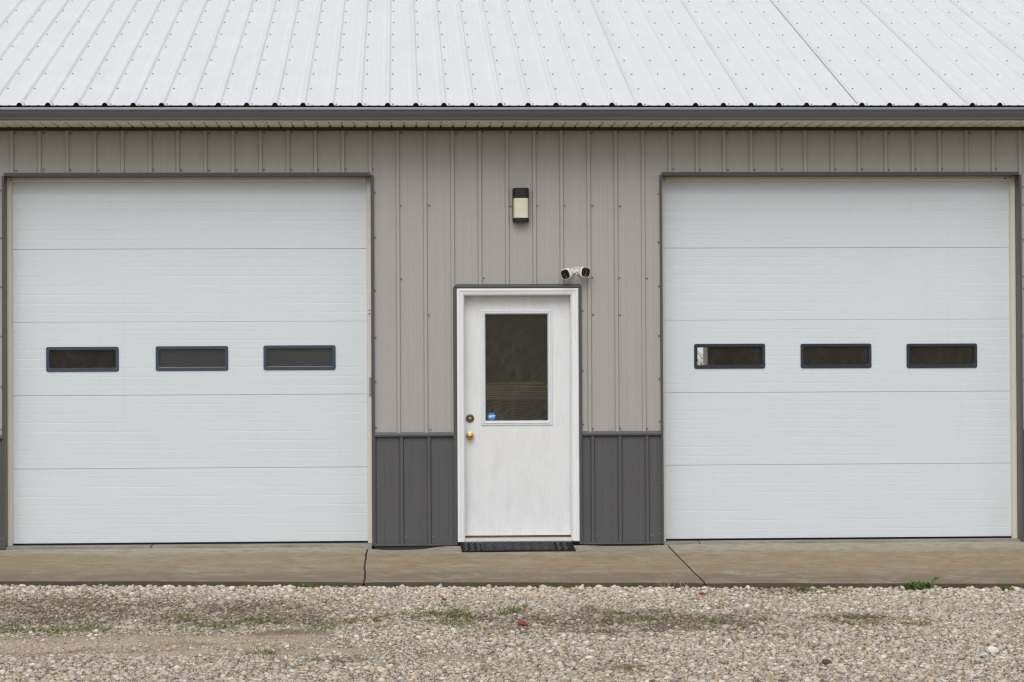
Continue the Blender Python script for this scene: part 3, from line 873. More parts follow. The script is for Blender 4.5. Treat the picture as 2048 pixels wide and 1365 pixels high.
MB().add([(GX0 - 0.002, YD + 0.012, GZ0 - 0.002), (GX1 + 0.002, YD + 0.012, GZ0 - 0.002), (GX1 + 0.002, YD + 0.012, GZ1 + 0.002), (GX0 - 0.002, YD + 0.012, GZ1 + 0.002)], [(0, 1, 2, 3)]).build('glass_pane', M['glass_door'], ed)
MB().disc_y(0.596, YD, 1.055, [(0.002, 0.034), (-0.008, 0.034), (-0.014, 0.031), (-0.016, 0.024), (-0.013, 0.020), (-0.013, 0.017)], 28).build('deadbolt', M['bronze'], ed, smooth=True)
MB().disc_y(0.596, YD, 1.053, [(-0.012, 0.014), (-0.019, 0.013), (-0.020, 0.005)], 20).build('deadbolt_cylinder', M['brass'], ed, smooth=True)
MB().box(0.5945, 0.5975, YD - 0.0215, YD - 0.0195, 1.048, 1.058).build('keyhole', M['black'], ed)
MB().disc_y(0.595, YD, 0.909, [(0.002, 0.034), (-0.006, 0.033), (-0.010, 0.020), (-0.024, 0.013), (-0.034, 0.016), (-0.044, 0.027), (-0.056, 0.028), (-0.066, 0.022), (-0.069, 0.010)], 28).build('door_knob', M['brass'], ed, smooth=True)
MB().box(0.552, 1.434, YD + 0.004, YD + 0.04, 0.056, 0.074).build('door_sweep', M['rust'], ed)
# sticker on the glass
stk = MB().disc_y(0.7775, YD + 0.0115, 1.0685, [(0.0, 0.0335), (-0.0012, 0.0335)], 28).build('security_sticker', M['sticker'], ed)
tag(stk, 'round blue alarm sticker in the lower left corner')
cu = bpy.data.curves.new('sticker_print', 'FONT')
cu.body = 'ADT'; cu.size = 0.026; cu.align_x = 'CENTER'; cu.align_y = 'CENTER'; cu.shear = 0.25; cu.extrude = 0.0003; cu.offset = 0.0009; cu.space_character = 0.92
tmp = bpy.data.objects.new('tmp', cu); col.objects.link(tmp)
bpy.context.view_layer.update()
tm = bpy.data.meshes.new_from_object(tmp.evaluated_get(bpy.context.evaluated_depsgraph_get()))
bpy.data.objects.remove(tmp)
tm.name = 'sticker_print'; tm.materials.clear(); tm.materials.append(M['print'])
tm.transform(Matrix.Translation((0.7775, YD + 0.0098, 1.070)) @ Matrix.Rotation(R(90), 4, 'X'))
link('sticker_print', tm, ed)
ed.location = (-1, 0, 0)

# jamb, casing and dark trim: one frame part with its pieces
mb = MB()
mb.box(0.487, 0.5485, 0.0, 0.20, 0.03, 2.14); mb.box(1.4375, 1.501, 0.0, 0.20, 0.03, 2.14); mb.box(0.5485, 1.4375, 0.0, 0.20, 2.0905, 2.14)
df = P(mb.build('door_frame', M['white_trim'], B))
cp = [(0.0, 0.0), (0.0, -0.026), (0.010, -0.031), (0.022, -0.030), (0.026, -0.024), (0.044, -0.020), (0.052, -0.016), (0.058, -0.010), (0.060, 0.0)]
def mitred(sx, nm='door_casing'):
    pass
def casing_side(xo, sgn):
    v, f = [], []
    for i, y in cp:
        v += [(xo + sgn * i, y - 0.001, 0.030), (xo + sgn * i, y - 0.001, 2.140 - i)]
    for k in range(len(cp) - 1): f.append((2 * k, 2 * k + 2, 2 * k + 3, 2 * k + 1))
    return MB().add(v, f).build('door_casing', M['casing'], df)
casing_side(0.487, 1); casing_side(1.501, -1)
v, f = [], []
for i, y in cp: v += [(0.487 + i, y - 0.001, 2.140 - i), (1.501 - i, y - 0.001, 2.140 - i)]
for k in range(len(cp) - 1): f.append((2 * k, 2 * k + 2, 2 * k + 3, 2 * k + 1))
MB().add(v, f).build('door_casing', M['casing'], df)
for q in ((0.455, 0.4865, -0.029, 0.010, 0.004, 2.150), (1.5015, 1.5275, -0.029, 0.010, 0.004, 2.158)):
    MB().box(*q).build('side_trim', M['trim'], df, bevel=0.002)
MB().prism([(-0.012, 2.1410), (-0.034, 2.1425), (-0.036, 2.150), (-0.034, 2.168), (-0.026, 2.1735), (0.010, 2.1765), (0.010, 2.141)], 0.484, 1.518).build('header_trim', M['trim'], df)
MB().prism([(-0.040, 0.030), (-0.044, 0.036), (-0.040, 0.042), (0.02, 0.050), (0.10, 0.056), (0.20, 0.056), (0.20, 0.0), (-0.02, 0.0)], 0.549, 1.437).build('threshold', M['sill'], df)
MB().box(0.487, 0.548, -0.025, 0.1, 0.0, 0.0295).build('sill_block', M['rubber'], df)
MB().box(1.438, 1.501, -0.025, 0.1, 0.0, 0.0295).build('sill_block', M['rubber'], df)
df.location = (-1, 0, 0)

# ------------------------------------------------------------------ things on and by the wall
# wall lamp: bowed lantern with black caps
lamp = thing('wall_lamp', 'black outdoor wall lantern with a cream diffuser above the entry door', 'wall lamp', (1.024, 0, 2.69))
def bow(w, d, n=14, back=0.0):
    pts = [(-w, back)]
    for i in range(n + 1):
        a = pi - pi * i / n
        ca, sa = cos(a), sin(a)
        e = 0.55
        pts.append((w * (abs(ca) ** e) * (1 if ca > 0 else -1), back - 0.03 - d * (abs(sa) ** e)))
    pts.append((w, back))
    return pts
MB().prism(bow(0.066, 0.062, back=-0.001), 0.198, 0.283, axis='z').build('top_cap', M['black'], lamp, bevel=0.003, smooth=True)
MB().prism(bow(0.063, 0.057, back=-0.004), 0.034, 0.1975, axis='z').build('diffuser', M['acrylic'], lamp, smooth=True)
MB().prism(bow(0.066, 0.062, back=-0.001), 0.0, 0.0335, axis='z').build('bottom_cap', M['black'], lamp, bevel=0.003, smooth=True)
MB().box(-0.0685, -0.0640, -0.036, -0.001, 0.004, 0.279).build('side_rail', M['black'], lamp)
MB().box(0.0640, 0.0675, -0.036, -0.001, 0.004, 0.279).build('side_rail', M['black'], lamp)
# security cameras
def seccam(loc, yaw, pitch, roll, label, mount_to):
    t_ = thing('security_camera', label, 'security camera', loc, 'pair of white security cameras by the entry door')
    rot = Matrix.Rotation(yaw, 4, 'Z') @ Matrix.Rotation(pitch, 4, 'X') @ Matrix.Rotation(roll, 4, 'Y')      # local -Y looks out
    def sq(r, y, e=0.42, n=28):
        out = []
        for i in range(n):
            a = 2 * pi * i / n
            c_, s_ = cos(a), sin(a)
            out.append(tuple(rot @ Vector((r * (abs(c_) ** e) * (1 if c_ > 0 else -1), y, r * (abs(s_) ** e) * (1 if s_ > 0 else -1)))))
        return out
    e2 = 0.66
    K = 1.14
    sq0 = sq
    def sq(r, y, e=0.42, n=28): return sq0(r * K, y, e, n)
    MB().rings([sq(0.012, 0.076, 1), sq(0.026, 0.070, .8), sq(0.034, 0.054, .7), sq(0.0385, 0.030, e2), sq(0.0395, 0.010, e2), sq(0.0385, 0.002, e2), sq(0.0360, -0.001, e2), sq(0.0345, 0.0005, e2)]).build('body', M['cam_white'], t_, smooth=True)
    MB().rings([sq(0.0340, 0.0002, e2), sq(0.0335, -0.0018, e2), sq(0.028, -0.0030, e2), sq(0.012, -0.0036, .8)]).build('faceplate', M['lens'], t_, smooth=True)
    MB().rings([sq(0.0075, -0.0034, 1), sq(0.0075, -0.0044, 1), sq(0.0055, -0.0044, 1)]).build('lens_ring', M['navy_frame'], t_, smooth=True)
    MB().rings([[tuple(rot @ Vector((0.004 * cos(q), -0.0030, -0.024 + 0.004 * sin(q)))) for q in np.linspace(0, 2 * pi, 9)[:-1]], [tuple(rot @ Vector((0.003 * cos(q), -0.0040, -0.024 + 0.003 * sin(q)))) for q in np.linspace(0, 2 * pi, 9)[:-1]]]).build('sensor', M['cam_white'], t_)
    back = rot @ Vector((0, 0.070, 0))
    mt = Vector(mount_to) - Vector(loc)
    d = (mt - back)
    MB().tube([back - d * 0.2, back + d * 0.1, back + d * 0.35, mt], [0.016, 0.030, 0.012, 0.010], 14).build('mount_ball', M['cam_white'], t_, smooth=True)
    mb = MB().rings([[(mt.x + r_ * cos(q), mt.y + yy, mt.z + r_ * sin(q)) for q in np.linspace(0, 2 * pi, 21)[:-1]] for yy, r_ in ((0.018, 0.024), (0.006, 0.024), (0.0, 0.018))])
    mb.build('mount_plate', M['cam_white'], t_, smooth=True)
    return t_
seccam((1.386, -0.135, 2.250), R(-34), R(16), R(-14), 'white security camera of the pair tilted down and facing left over the entry door', (1.452, -0.020, 2.274))
sc2 = seccam((1.556, -0.135, 2.268), R(24), R(4), R(6), 'white security camera of the pair facing right with a thin cable hanging below', (1.492, -0.020, 2.278))
o0 = Vector(sc2.location)
def crel(p): return tuple(Vector(p) - o0)
MB().tube([crel(p) for p in ((1.51, -0.07, 2.268), (1.478, -0.06, 2.245), (1.492, -0.045, 2.222), (1.508, -0.03, 2.205), (1.517, -0.024, 2.19), (1.524, -0.014, 2.176))], 0.0032, 6).build('cable', M['cam_white'], sc2, smooth=True)
MB().tube([crel(p) for p in ((1.535, -0.05, 2.305), (1.50, -0.05, 2.313), (1.465, -0.045, 2.306), (1.43, -0.06, 2.297), (1.41, -0.07, 2.29))], 0.0028, 6).build('cable', M['cam_white'], sc2, smooth=True)

# door mat: rubber slab with raised bars and knobs
mx0, mx1, my0, my1 = 0.510, 1.435, -0.500, -0.047
def mat_z(x, y): return float(np.minimum(0.026, 0.026 + (y + 0.05) * 0.088)) + 0.004 * math.exp(-((x - 0.97) / 0.3) ** 2) * max(0, (-y - 0.1)) * 2
dm = thing('door_mat', 'black rubber door mat with a raised pattern in front of the entry door', 'door mat', (0.97, -0.27, 0.0))
nx, ny = 24, 8
v, f = [], []
for lvl in (0, 1):
    for j in range(ny + 1):
        for i in range(nx + 1):
            x_, y_ = mx0 + (mx1 - mx0) * i / nx, my0 + (my1 - my0) * j / ny
            v.append((x_ - 0.97, y_ + 0.27, (mat_z(x_, y_) if lvl else float(apron_z(x_, y_)) + 0.001)))
n1 = (nx + 1) * (ny + 1)
for j in range(ny):
    for i in range(nx):
        k = j * (nx + 1) + i
        f.append((n1 + k, n1 + k + 1, n1 + k + nx + 2, n1 + k + nx + 1))
        f.append((k, k + nx + 1, k + nx + 2, k + 1))
for i in range(nx):
    f.append((i, i + 1, n1 + i + 1, n1 + i)); k = ny * (nx + 1) + i; f.append((k + 1, k, n1 + k, n1 + k + 1))
for j in range(ny):
    k = j * (nx + 1); f.append((k + nx + 1, k, n1 + k, n1 + k + nx + 1)); k += nx; f.append((k, k + nx + 1, n1 + k + nx + 1, n1 + k))
MB().add(v, f).build('base', M['rubber'], dm)
mb = MB()
def nub(cx, cy, rx, ry, h):
    z = mat_z(cx, cy)
    n = 6
    rr = [[(cx - 0.97 + k_ * rx * cos(2 * pi * q / n), cy + 0.27 + k_ * ry * sin(2 * pi * q / n), z + hh) for q in range(n)] for k_, hh in ((1, -0.002), (0.95, h * .6), (0.6, h))]
    mb.rings(rr, False, True)
for i in range(34):
    for j in range(7):
        cx = mx0 + 0.03 + (mx1 - mx0 - 0.06) * (i + 0.5 * (j % 2)) / 34
        cy = my0 + 0.04 + (my1 - my0 - 0.08) * j / 6
        e = min(cx - mx0, mx1 - cx)
        if e < 0.16:
            if i % 2 == 0: nub(cx, cy, 0.012, 0.038, 0.010)
        else:
            nub(cx, cy, 0.009 + 0.003 * ((i * 7 + j * 3) % 3), 0.024, 0.010)
tag(mb.build('raised_pattern', painted('pattern_rubber', (0.055, 0.057, 0.063), 0.6, 0.3, amt=0.2), dm), kind='stuff')  # raised pattern has a lighter rubber tone than the base

# boards standing behind the entry door's window
wb = MB()
top = [(0.60, 1.338), (0.74, 1.345), (0.85, 1.356), (0.95, 1.352), (1.05, 1.360), (1.14, 1.369), (1.20, 1.362), (1.25, 1.338), (1.36, 1.32)]
poly = [(0.60, 1.206), (1.36, 1.206)] + top[::-1]
o = MB().prism(poly, 0.172, 0.196, axis='y').build('wood_plank', M['wood_light'])
tag(o, 'light weathered plank with a ragged top edge behind the entry door glass', 'wood plank', 'two planks behind the entry door glass')
o = MB().box(0.60, 1.36, 0.165, 0.192, 0.88, 1.204).build('wood_plank', M['wood_dark'])
tag(o, 'dark plank with oval cathedral grain at the bottom of the entry door glass', 'wood plank', 'two planks behind the entry door glass')

# ------------------------------------------------------------------ gravel: crushed limestone heap, one mesh
def ico():
    bm = bmesh.new(); bmesh.ops.create_icosphere(bm, subdivisions=1, radius=1.0)
    v = np.array([q.co[:] for q in bm.verts]); f = np.array([[q.index for q in p.verts] for p in bm.faces]); bm.free()
    return v, f
IV, IF = ico()
def in_view(x, y, m=0.45):
    d = y + 20.5
    return (x > d * (-0.163) - m) & (x < d * 0.2556 + m)
NST = 262000
gx = rng.uniform(-4.6, 6.4, NST)
gy = -2.53 - 6.2 * rng.random(NST)
keep = in_view(gx, gy, 0.35) | (in_view(gx, gy, 1.4) & (rng.random(NST) < 0.4))
dn = 1.0 - 0.9 * np.clip(field(DUST, gx, gy) * 1.4, 0, 1) - 0.55 * field(DARK, gx, gy)
keep &= rng.random(NST) < dn
gx, gy = gx[keep], gy[keep]
n = min(len(gx), 116000)
gx, gy = gx[:n], gy[:n]
edge = np.clip((gy + 3.4) / 0.9, 0, 1)
base = rng.lognormal(mean=math.log(0.0082), sigma=0.42, size=n) * (1 + 0.35 * edge)
base *= 1 - 0.45 * field(DUST, gx, gy) - 0.15 * field(DARK, gx, gy)
base = np.clip(base, 0.004, 0.024)
sc = np.stack([base * rng.uniform(.85, 1.35, n), base * rng.uniform(.8, 1.2, n), base * rng.uniform(.42, .8, n)], 1)
# random orientation: yaw + tilt
ya = rng.uniform(0, 2 * pi, n); ti = rng.normal(0, 0.35, n); ta = rng.uniform(0, 2 * pi, n)
jit = 1 + rng.uniform(-.34, .30, (n, len(IV), 1))
loc = IV[None] * jit * sc[:, None, :]
c_, s_ = np.cos(ti)[:, None], np.sin(ti)[:, None]
X1 = loc[..., 0]; Y1 = loc[..., 1] * c_ - loc[..., 2] * s_; Z1 = loc[..., 1] * s_ + loc[..., 2] * c_
c_, s_ = np.cos(ya)[:, None], np.sin(ya)[:, None]
X2 = X1 * c_ - Y1 * s_; Y2 = X1 * s_ + Y1 * c_
gz = ground_z(gx, gy) + sc[:, 2] * rng.uniform(0.0, 0.9, n) + 0.016 * edge * rng.random(n) * (rng.random(n) < .6)
V = np.stack([X2 + gx[:, None], Y2 + gy[:, None], Z1 + gz[:, None]], -1).reshape(-1, 3).astype(np.float32)
nv, nf = len(V), n * len(IF)
F = (IF[None] + (np.arange(n) * len(IV))[:, None, None]).reshape(-1).astype(np.int32)
me = bpy.data.meshes.new('gravel')
me.vertices.add(nv); me.vertices.foreach_set('co', V.reshape(-1))
me.loops.add(nf * 3); me.loops.foreach_set('vertex_index', F)
me.polygons.add(nf); me.polygons.foreach_set('loop_start', np.arange(0, nf * 3, 3, dtype=np.int32))
me.update(calc_edges=True)
me.materials.append(M['gravel'])
pal = np.array([(0.56, 0.49, 0.41), (0.50, 0.475, 0.445), (0.62, 0.575, 0.51), (0.46, 0.385, 0.30), (0.41, 0.385, 0.36), (0.70, 0.67, 0.62), (0.50, 0.42, 0.345), (0.29, 0.25, 0.215), (0.56, 0.44, 0.29), (0.36, 0.345, 0.335)])
pk = rng.choice(len(pal), n, p=[.2, .16, .17, .12, .09, .08, .09, .03, .03, .03])
tint = pal[pk] * np.array([[1.16, 1.12, 1.06]]) * rng.uniform(.78, 1.19, (n, 1))
tint = tint * (1 + 0.14 * edge[:, None])
dk = (np.clip(field(DARK, gx, gy) * 1.25, 0, 1) * rng.uniform(.2, 1.25, n))[:, None]
dk = np.clip(dk, 0, 1)
tint = tint * (1 - 0.46 * dk * np.array([[1.0, 1.08, 1.18]]))            # soil-stained stones
gr = field(GREEN, gx, gy)[:, None]
tint = tint * (1 - 0.22 * gr * np.array([[1.0, 0.85, 1.35]]))
tc = np.concatenate([np.repeat(tint, len(IV), 0), np.ones((nv, 1))], 1).astype(np.float32)
ca = me.attributes.new('tint', 'FLOAT_COLOR', 'POINT'); ca.data.foreach_set('color', tc.reshape(-1))
gravel = link('gravel', me)
tag(gravel, 'pale crushed limestone gravel drive in front of the concrete apron', 'gravel', kind='stuff')

# fines: broken chips and grit between the stones and on the worn tracks, one mesh
NF = 52000
fx = rng.uniform(-4.2, 6.0, NF * 3); fy = -2.52 - 6.4 * rng.random(NF * 3)
kp = in_view(fx, fy, .3)
fx, fy = fx[kp][:NF], fy[kp][:NF]
NF = len(fx)
OV = np.array([(1, 0, 0), (-1, 0, 0), (0, 1, 0), (0, -1, 0), (0, 0, 1), (0, 0, -1)], float)
OF = np.array([(0, 2, 4), (2, 1, 4), (1, 3, 4), (3, 0, 4), (2, 0, 5), (1, 2, 5), (3, 1, 5), (0, 3, 5)])
fr_ = np.clip(rng.lognormal(math.log(0.0042), 0.4, NF), .002, .009)
fs_ = np.stack([fr_ * rng.uniform(.9, 1.6, NF), fr_ * rng.uniform(.7, 1.1, NF), fr_ * rng.uniform(.4, .8, NF)], 1)
fl = OV[None] * (1 + rng.uniform(-.3, .3, (NF, 6, 1))) * fs_[:, None, :]
fa = rng.uniform(0, 2 * pi, NF); c_, s_ = np.cos(fa)[:, None], np.sin(fa)[:, None]
fz = ground_z(fx, fy) + fr_ * .3 + np.where(field(DUST, fx, fy) > .35, 0, 0.010) * rng.random(NF)
FV = np.stack([fl[..., 0] * c_ - fl[..., 1] * s_ + fx[:, None], fl[..., 0] * s_ + fl[..., 1] * c_ + fy[:, None], fl[..., 2] + fz[:, None]], -1).reshape(-1, 3).astype(np.float32)
FF = (OF[None] + (np.arange(NF) * 6)[:, None, None]).reshape(-1).astype(np.int32)
me = bpy.data.meshes.new('grit')
me.vertices.add(NF * 6); me.vertices.foreach_set('co', FV.reshape(-1))
me.loops.add(NF * 24); me.loops.foreach_set('vertex_index', FF)
me.polygons.add(NF * 8); me.polygons.foreach_set('loop_start', np.arange(0, NF * 24, 3, dtype=np.int32))
me.update(calc_edges=True)
me.materials.append(M['gravel'])
ft = np.array([(0.52, 0.44, 0.36), (0.34, 0.27, 0.20), (0.60, 0.54, 0.47), (0.24, 0.18, 0.13), (0.46, 0.38, 0.30)])[rng.integers(0, 5, NF)] * rng.uniform(.75, 1.15, (NF, 1))
ft *= 1 + 0.5 * np.clip(field(DUST, fx, fy), 0, 1)[:, None]
ft *= 1 - 0.35 * np.clip(field(DARK, fx, fy), 0, 1)[:, None]
tc = np.concatenate([np.repeat(ft, 6, 0), np.ones((NF * 6, 1))], 1).astype(np.float32)
ca = me.attributes.new('tint', 'FLOAT_COLOR', 'POINT'); ca.data.foreach_set('color', tc.reshape(-1))
tag(link('grit', me), 'fine tan grit and chips between the stones and on the worn tracks', 'grit', kind='stuff')

# ------------------------------------------------------------------ small green growth in the gravel
def blades(name, pts, hmin, hmax, wmul, cols, seed, lean=0.6):
    rg = np.random.default_rng(seed)
    m = len(pts)
    h = rg.uniform(hmin, hmax, m); a = rg.uniform(0, 2 * pi, m); w = h * wmul * rg.uniform(.7, 1.3, m)
    lx = rg.normal(0, lean, m) * h; ly = rg.normal(0, lean, m) * h
    b = np.stack([np.cos(a) * w, np.sin(a) * w, np.zeros(m)], 1)
    p = np.asarray(pts)
    mid = p + np.stack([lx * .4, ly * .4, h * .6], 1); tip = p + np.stack([lx, ly, h], 1)
    V = np.stack([p - b * .6, p + b * .6, mid + b, mid - b, tip], 1).reshape(-1, 3)
    fs = []
    for k in range(m): fs += [(5 * k, 5 * k + 1, 5 * k + 2, 5 * k + 3), (5 * k + 3, 5 * k + 2, 5 * k + 4)]
    me = bpy.data.meshes.new(name); me.from_pydata(V.tolist(), [], fs)
    cc = np.array(cols)[rg.integers(0, len(cols), m)] * rg.uniform(.75, 1.25, (m, 1))
    tc = np.concatenate([np.repeat(cc, 5, 0), np.ones((m * 5, 1))], 1).astype(np.float32)
    ca = me.attributes.new('tint', 'FLOAT_COLOR', 'POINT'); ca.data.foreach_set('color', tc.reshape(-1))
    me.materials.append(M['leafy'])
    return me
m = 420000
qx, qy = rng.uniform(-4, 5.5, m), rng.uniform(-8.6, -2.6, m)
g = field(GREEN, qx, qy)
g = np.clip((g - 0.12) * 1.5 * (0.2 + 1.6 * fbm(qx * 9, qy * 6, 77)), 0, 1)
clump = 0.5 + 0.5 * np.sin(qx * 31 + 3 * np.sin(qy * 17)) * np.sin(qy * 27 + 2 * np.sin(qx * 13))
k_ = (rng.random(m) < g ** 1.3 * np.clip(clump * 1.5 - .2, 0, 1) * 0.75 + 0.0014) & in_view(qx, qy, .2)
pts = np.stack([qx[k_], qy[k_], ground_z(qx[k_], qy[k_]) + 0.004], 1)
me = blades('sparse_grass', pts, 0.008, 0.024, 0.18, [(0.18, 0.22, 0.06), (0.22, 0.25, 0.09), (0.26, 0.25, 0.12), (0.15, 0.165, 0.055), (0.31, 0.27, 0.16)], 5, 1.1)
tag(link('sparse_grass', me), 'low sparse grass and moss growing through the gravel', 'grass', kind='stuff')
def weed(x, y, r, n, h, label, cols, group='green weeds along the apron edge'):
    rg = np.random.default_rng(int(abs(x) * 1000) + 3)
    a = rg.uniform(0, 2 * pi, n); q = r * np.sqrt(rg.random(n))
    p = np.stack([np.cos(a) * q, np.sin(a) * q * .5, rg.uniform(0, h * .55, n) * (1 - q / r * .7)], 1)
    me = blades('foliage', p, h * .22, h * .5, 0.20, cols, int(abs(x) * 100), 0.9)
    t_ = thing('weed', label, 'weed', (x, y, float(ground_z(x, y)) + 0.012), group)
    link('foliage', me, t_)
    mb = MB()
    for i in range(5):
        b = rg.uniform(0, 2 * pi); rr_ = r * rg.uniform(.2, .8)
        mb.tube([(0, 0, -0.01), (cos(b) * rr_ * .5, sin(b) * rr_ * .3, h * .3), (cos(b) * rr_, sin(b) * rr_ * .5, h * rg.uniform(.4, .9))], [0.0022, 0.0016, 0.001], 4)
    mb.build('stem', painted('weed_stem', (0.16, 0.19, 0.07), 0.7, 0.2), t_)
    return t_
GC = [(0.11, 0.21, 0.045), (0.15, 0.26, 0.06), (0.20, 0.30, 0.09), (0.08, 0.15, 0.04)]
weed(3.78, -2.66, 0.10, 520, 0.085, 'largest bright green weed clump at the apron edge before the right overhead door', GC)
w_ = weed(-0.67, -2.60, 0.075, 260, 0.038, 'low flat green weed at the apron edge before the left overhead door', GC)
weed(4.42, -2.74, 0.05, 120, 0.05, 'small green weed at the far right end of the apron edge', GC)
weed(2.93, -2.72, 0.05, 110, 0.04, 'small mossy weed at the apron edge left of the largest clump', GC)
# straggling yellow-green shoot beside the largest clump
t_ = thing('weed', 'thin yellow green shoot leaning right over the largest weed clump', 'weed', (3.86, -2.64, float(ground_z(3.92, -2.64)) + 0.01), 'green weeds along the apron edge')
MB().tube([(0, 0, 0), (0.02, 0, 0.045), (0.05, 0.0, 0.075), (0.075, 0, 0.085)], [0.002, 0.0018, 0.0015, 0.001], 5).build('stem', painted('shoot_stem', (0.24, 0.25, 0.09), 0.7, 0.2), t_)
p = np.array([(0.02, 0, .04), (0.035, 0, .06), (0.05, 0, .07), (0.06, 0, .078), (0.07, 0, .082), (0.075, 0, .084), (0.03, 0, .05), (0.065, 0, .08)])
link('foliage', blades('foliage', np.repeat(p, 3, 0), 0.012, 0.026, 0.35, [(0.24, 0.26, 0.08), (0.2, 0.24, 0.07)], 9, .9), t_)
# dead straw by the second joint
t_ = thing('dry_weed', 'dead straw coloured stalks at the apron edge near the diagonal joint', 'dry weed', (2.0, -2.60, float(ground_z(2.0, -2.6)) + 0.01))
mb = MB()
for i in range(16):
    b = rnd.uniform(-1, 1); hh = rnd.uniform(.03, .11)
    x0 = rnd.uniform(-.10, .10)
    mb.tube([(x0, 0, 0), (x0 + b * .03, rnd.uniform(-.02, .02), hh * .6), (x0 + b * .08, rnd.uniform(-.03, .03), hh)], [0.0016, 0.0013, 0.0008], 4)
mb.build('stalks', painted('straw', (0.42, 0.34, 0.22), 0.8, 0.2), t_)

# fallen leaves and odd stones
def leaf(x, y, L, label, mat='redleaf', yaw=0.3):
    v, f = [], []
    nx_, ny_ = 8, 5
    for i in range(nx_ + 1):
        s = i / nx_
        w_ = 0.42 * L * sin(pi * min(1, s * 1.02 + .0)) ** .7
        for j in range(ny_):
            q = -1 + 2 * j / (ny_ - 1)
            v.append((L * (s - .5), w_ * q, 0.30 * L * q * q + 0.22 * L * sin(3.3 * s) * .5 + 0.05 * L * sin(9 * s + 2 * q)))
    for i in range(nx_):
        for j in range(ny_ - 1):
            k = i * ny_ + j; f.append((k, k + 1, k + ny_ + 1, k + ny_))
    o = MB().add(v, f).build('dry_leaf', M[mat], smooth=True)
    s = o.modifiers.new('solid', 'SOLIDIFY'); s.thickness = 0.002
    o.location = (x, y, float(ground_z(x, y)) + 0.022); o.rotation_euler = (0.25, 0.1, yaw)
    return tag(o, label, 'dry leaf', 'red dry leaves fallen on the gravel')
leaf(0.75, -5.45, 0.066, 'largest curled red brown leaf lying mid gravel below the entry door', yaw=0.15)
leaf(0.30, -3.68, 0.045, 'small dark red leaf on the gravel in line with the entry door left edge', yaw=1.0)
leaf(2.12, -3.28, 0.045, 'dark red leaf close to the apron below the diagonal joint', yaw=-.2)
leaf(-0.5, -3.85, 0.03, 'tiny brown leaf on the gravel before the right end of the left overhead door', yaw=-.4)
def stone(x, y, r, mat, label, name='loose_stone'):
    rg = np.random.default_rng(int(abs(x * 77)))
    bm = bmesh.new(); bmesh.ops.create_icosphere(bm, subdivisions=2, radius=1)
    for q in bm.verts: q.co = Vector((q.co.x * r * 1.25, q.co.y * r, q.co.z * r * .75)) * float(rg.uniform(.9, 1.1))
    me = bpy.data.meshes.new(name); bm.to_mesh(me); bm.free(); me.materials.append(M[mat])
    o = link(name, me, None, (x, y, float(ground_z(x, y)) + r * .75))
    return tag(o, label, 'stone')
stone(3.33, -6.78, 0.030, 'stone_white', 'single whitish stone bigger than its neighbours at the right of the gravel')
stone(2.30, -7.30, 0.022, 'stone_dark', 'dark purple grey stone lying in the pale gravel lower right')

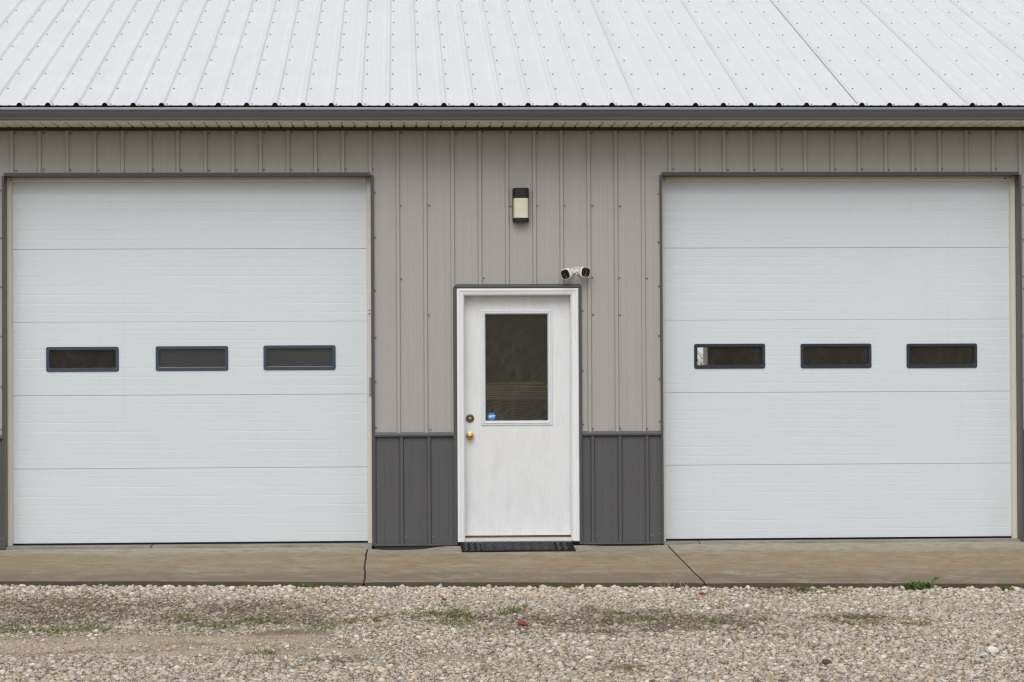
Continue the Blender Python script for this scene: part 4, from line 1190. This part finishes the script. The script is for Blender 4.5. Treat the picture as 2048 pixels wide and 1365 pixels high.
# ------------------------------------------------------------------ what the panes reflect and show: woods
hx = np.linspace(-140, 140, 60); hy = np.linspace(-150, -42, 30)
me, _, _ = grid_sheet('hillside', hx, hy, lambda x, y: -0.4 + 7 * (1 / (1 + np.exp((y + 76) / 6.0))) + 1.0 * np.sin(x * .11 + y * .05) * np.clip((-y - 50) / 20, 0, 1), M['litter'])
tag(link('hillside', me), kind='structure')
def hill_z(x, y): return -0.4 + 7 / (1 + math.exp((y + 76) / 6.0))
mb = MB()
def grow(mb, p, d, L, r, lvl):
    pts = [p]; rad = [r]
    q = p
    for i in range(3):
        d = (d + Vector((rnd.gauss(0, .12), rnd.gauss(0, .12), rnd.gauss(0.02, .06)))).normalized()
        q = q + d * L / 3; pts.append(q); rad.append(r * (1 - .28 * (i + 1)))
    mb.tube(pts, rad, 5 if lvl == 0 else 3)
    if lvl < 2:
        for i in range(7 if lvl == 0 else 4):
            s = rnd.uniform(.25, 1) * 3
            k = min(2, int(s)); b = pts[k].lerp(pts[k + 1], s - k)
            a = rnd.uniform(0, 2 * pi)
            nd = (d * rnd.uniform(.3, .8) + Vector((cos(a), sin(a), rnd.uniform(-.1, .5)))).normalized()
            grow(mb, b, nd, L * rnd.uniform(.28, .5), max(.008, r * .38), lvl + 1)
for i in range(80):
    x_ = rnd.uniform(-30, 42); y_ = -rnd.uniform(46, 80)
    grow(mb, Vector((x_, y_, hill_z(x_, y_) - .2)), Vector((rnd.gauss(0, .05), rnd.gauss(0, .05), 1)), rnd.uniform(7, 14), rnd.uniform(.06, .2), 0)
for i in range(1500):                             # understory sticks
    x_ = rnd.uniform(-14, 22); y_ = -rnd.uniform(45, 68)
    grow(mb, Vector((x_, y_, hill_z(x_, y_) - .1)), Vector((rnd.gauss(0, .4), rnd.gauss(0, .3), 1)).normalized(), rnd.uniform(1.2, 4), rnd.uniform(.012, .03), 1)
tag(mb.build('bare_woodland', M['bark']), 'leafless winter woods across the drive, mirrored in the window panes', 'woodland', kind='stuff')
mb = MB()
for i in range(130):                              # pale brush at the edge of the drive
    y_ = -rnd.uniform(31, 42); x_ = rnd.uniform(-11, 16)
    for j in range(3):
        grow(mb, Vector((x_ + rnd.uniform(-.5, .5), y_ + rnd.uniform(-.5, .5), -.2)), Vector((rnd.gauss(0, .45), rnd.gauss(0, .3), 1)).normalized(), rnd.uniform(1.6, 3.6), rnd.uniform(.010, .024), 1)
tag(mb.build('roadside_brush', painted('pale_winter_twigs', (0.66, 0.60, 0.49), 0.85, 0.1, amt=0.2)), 'pale leafless brush at the far edge of the drive, mirrored in the window panes', 'brush', kind='stuff')
# one leafless bush seen through the rear window
t_ = thing('bare_bush', 'leafless bush seen through the right overhead door window and the rear window', 'bush', (4.9, 19.5, -0.2))
mb = MB()
for i in range(48):
    grow(mb, Vector((rnd.uniform(-1.2, 1.2), rnd.uniform(-.6, .6), 0)), Vector((rnd.gauss(0, .4), rnd.gauss(0, .3), 1)).normalized(), rnd.uniform(2.0, 3.6), rnd.uniform(.008, .014), 1)
mb.build('branches', M['bark'], t_)
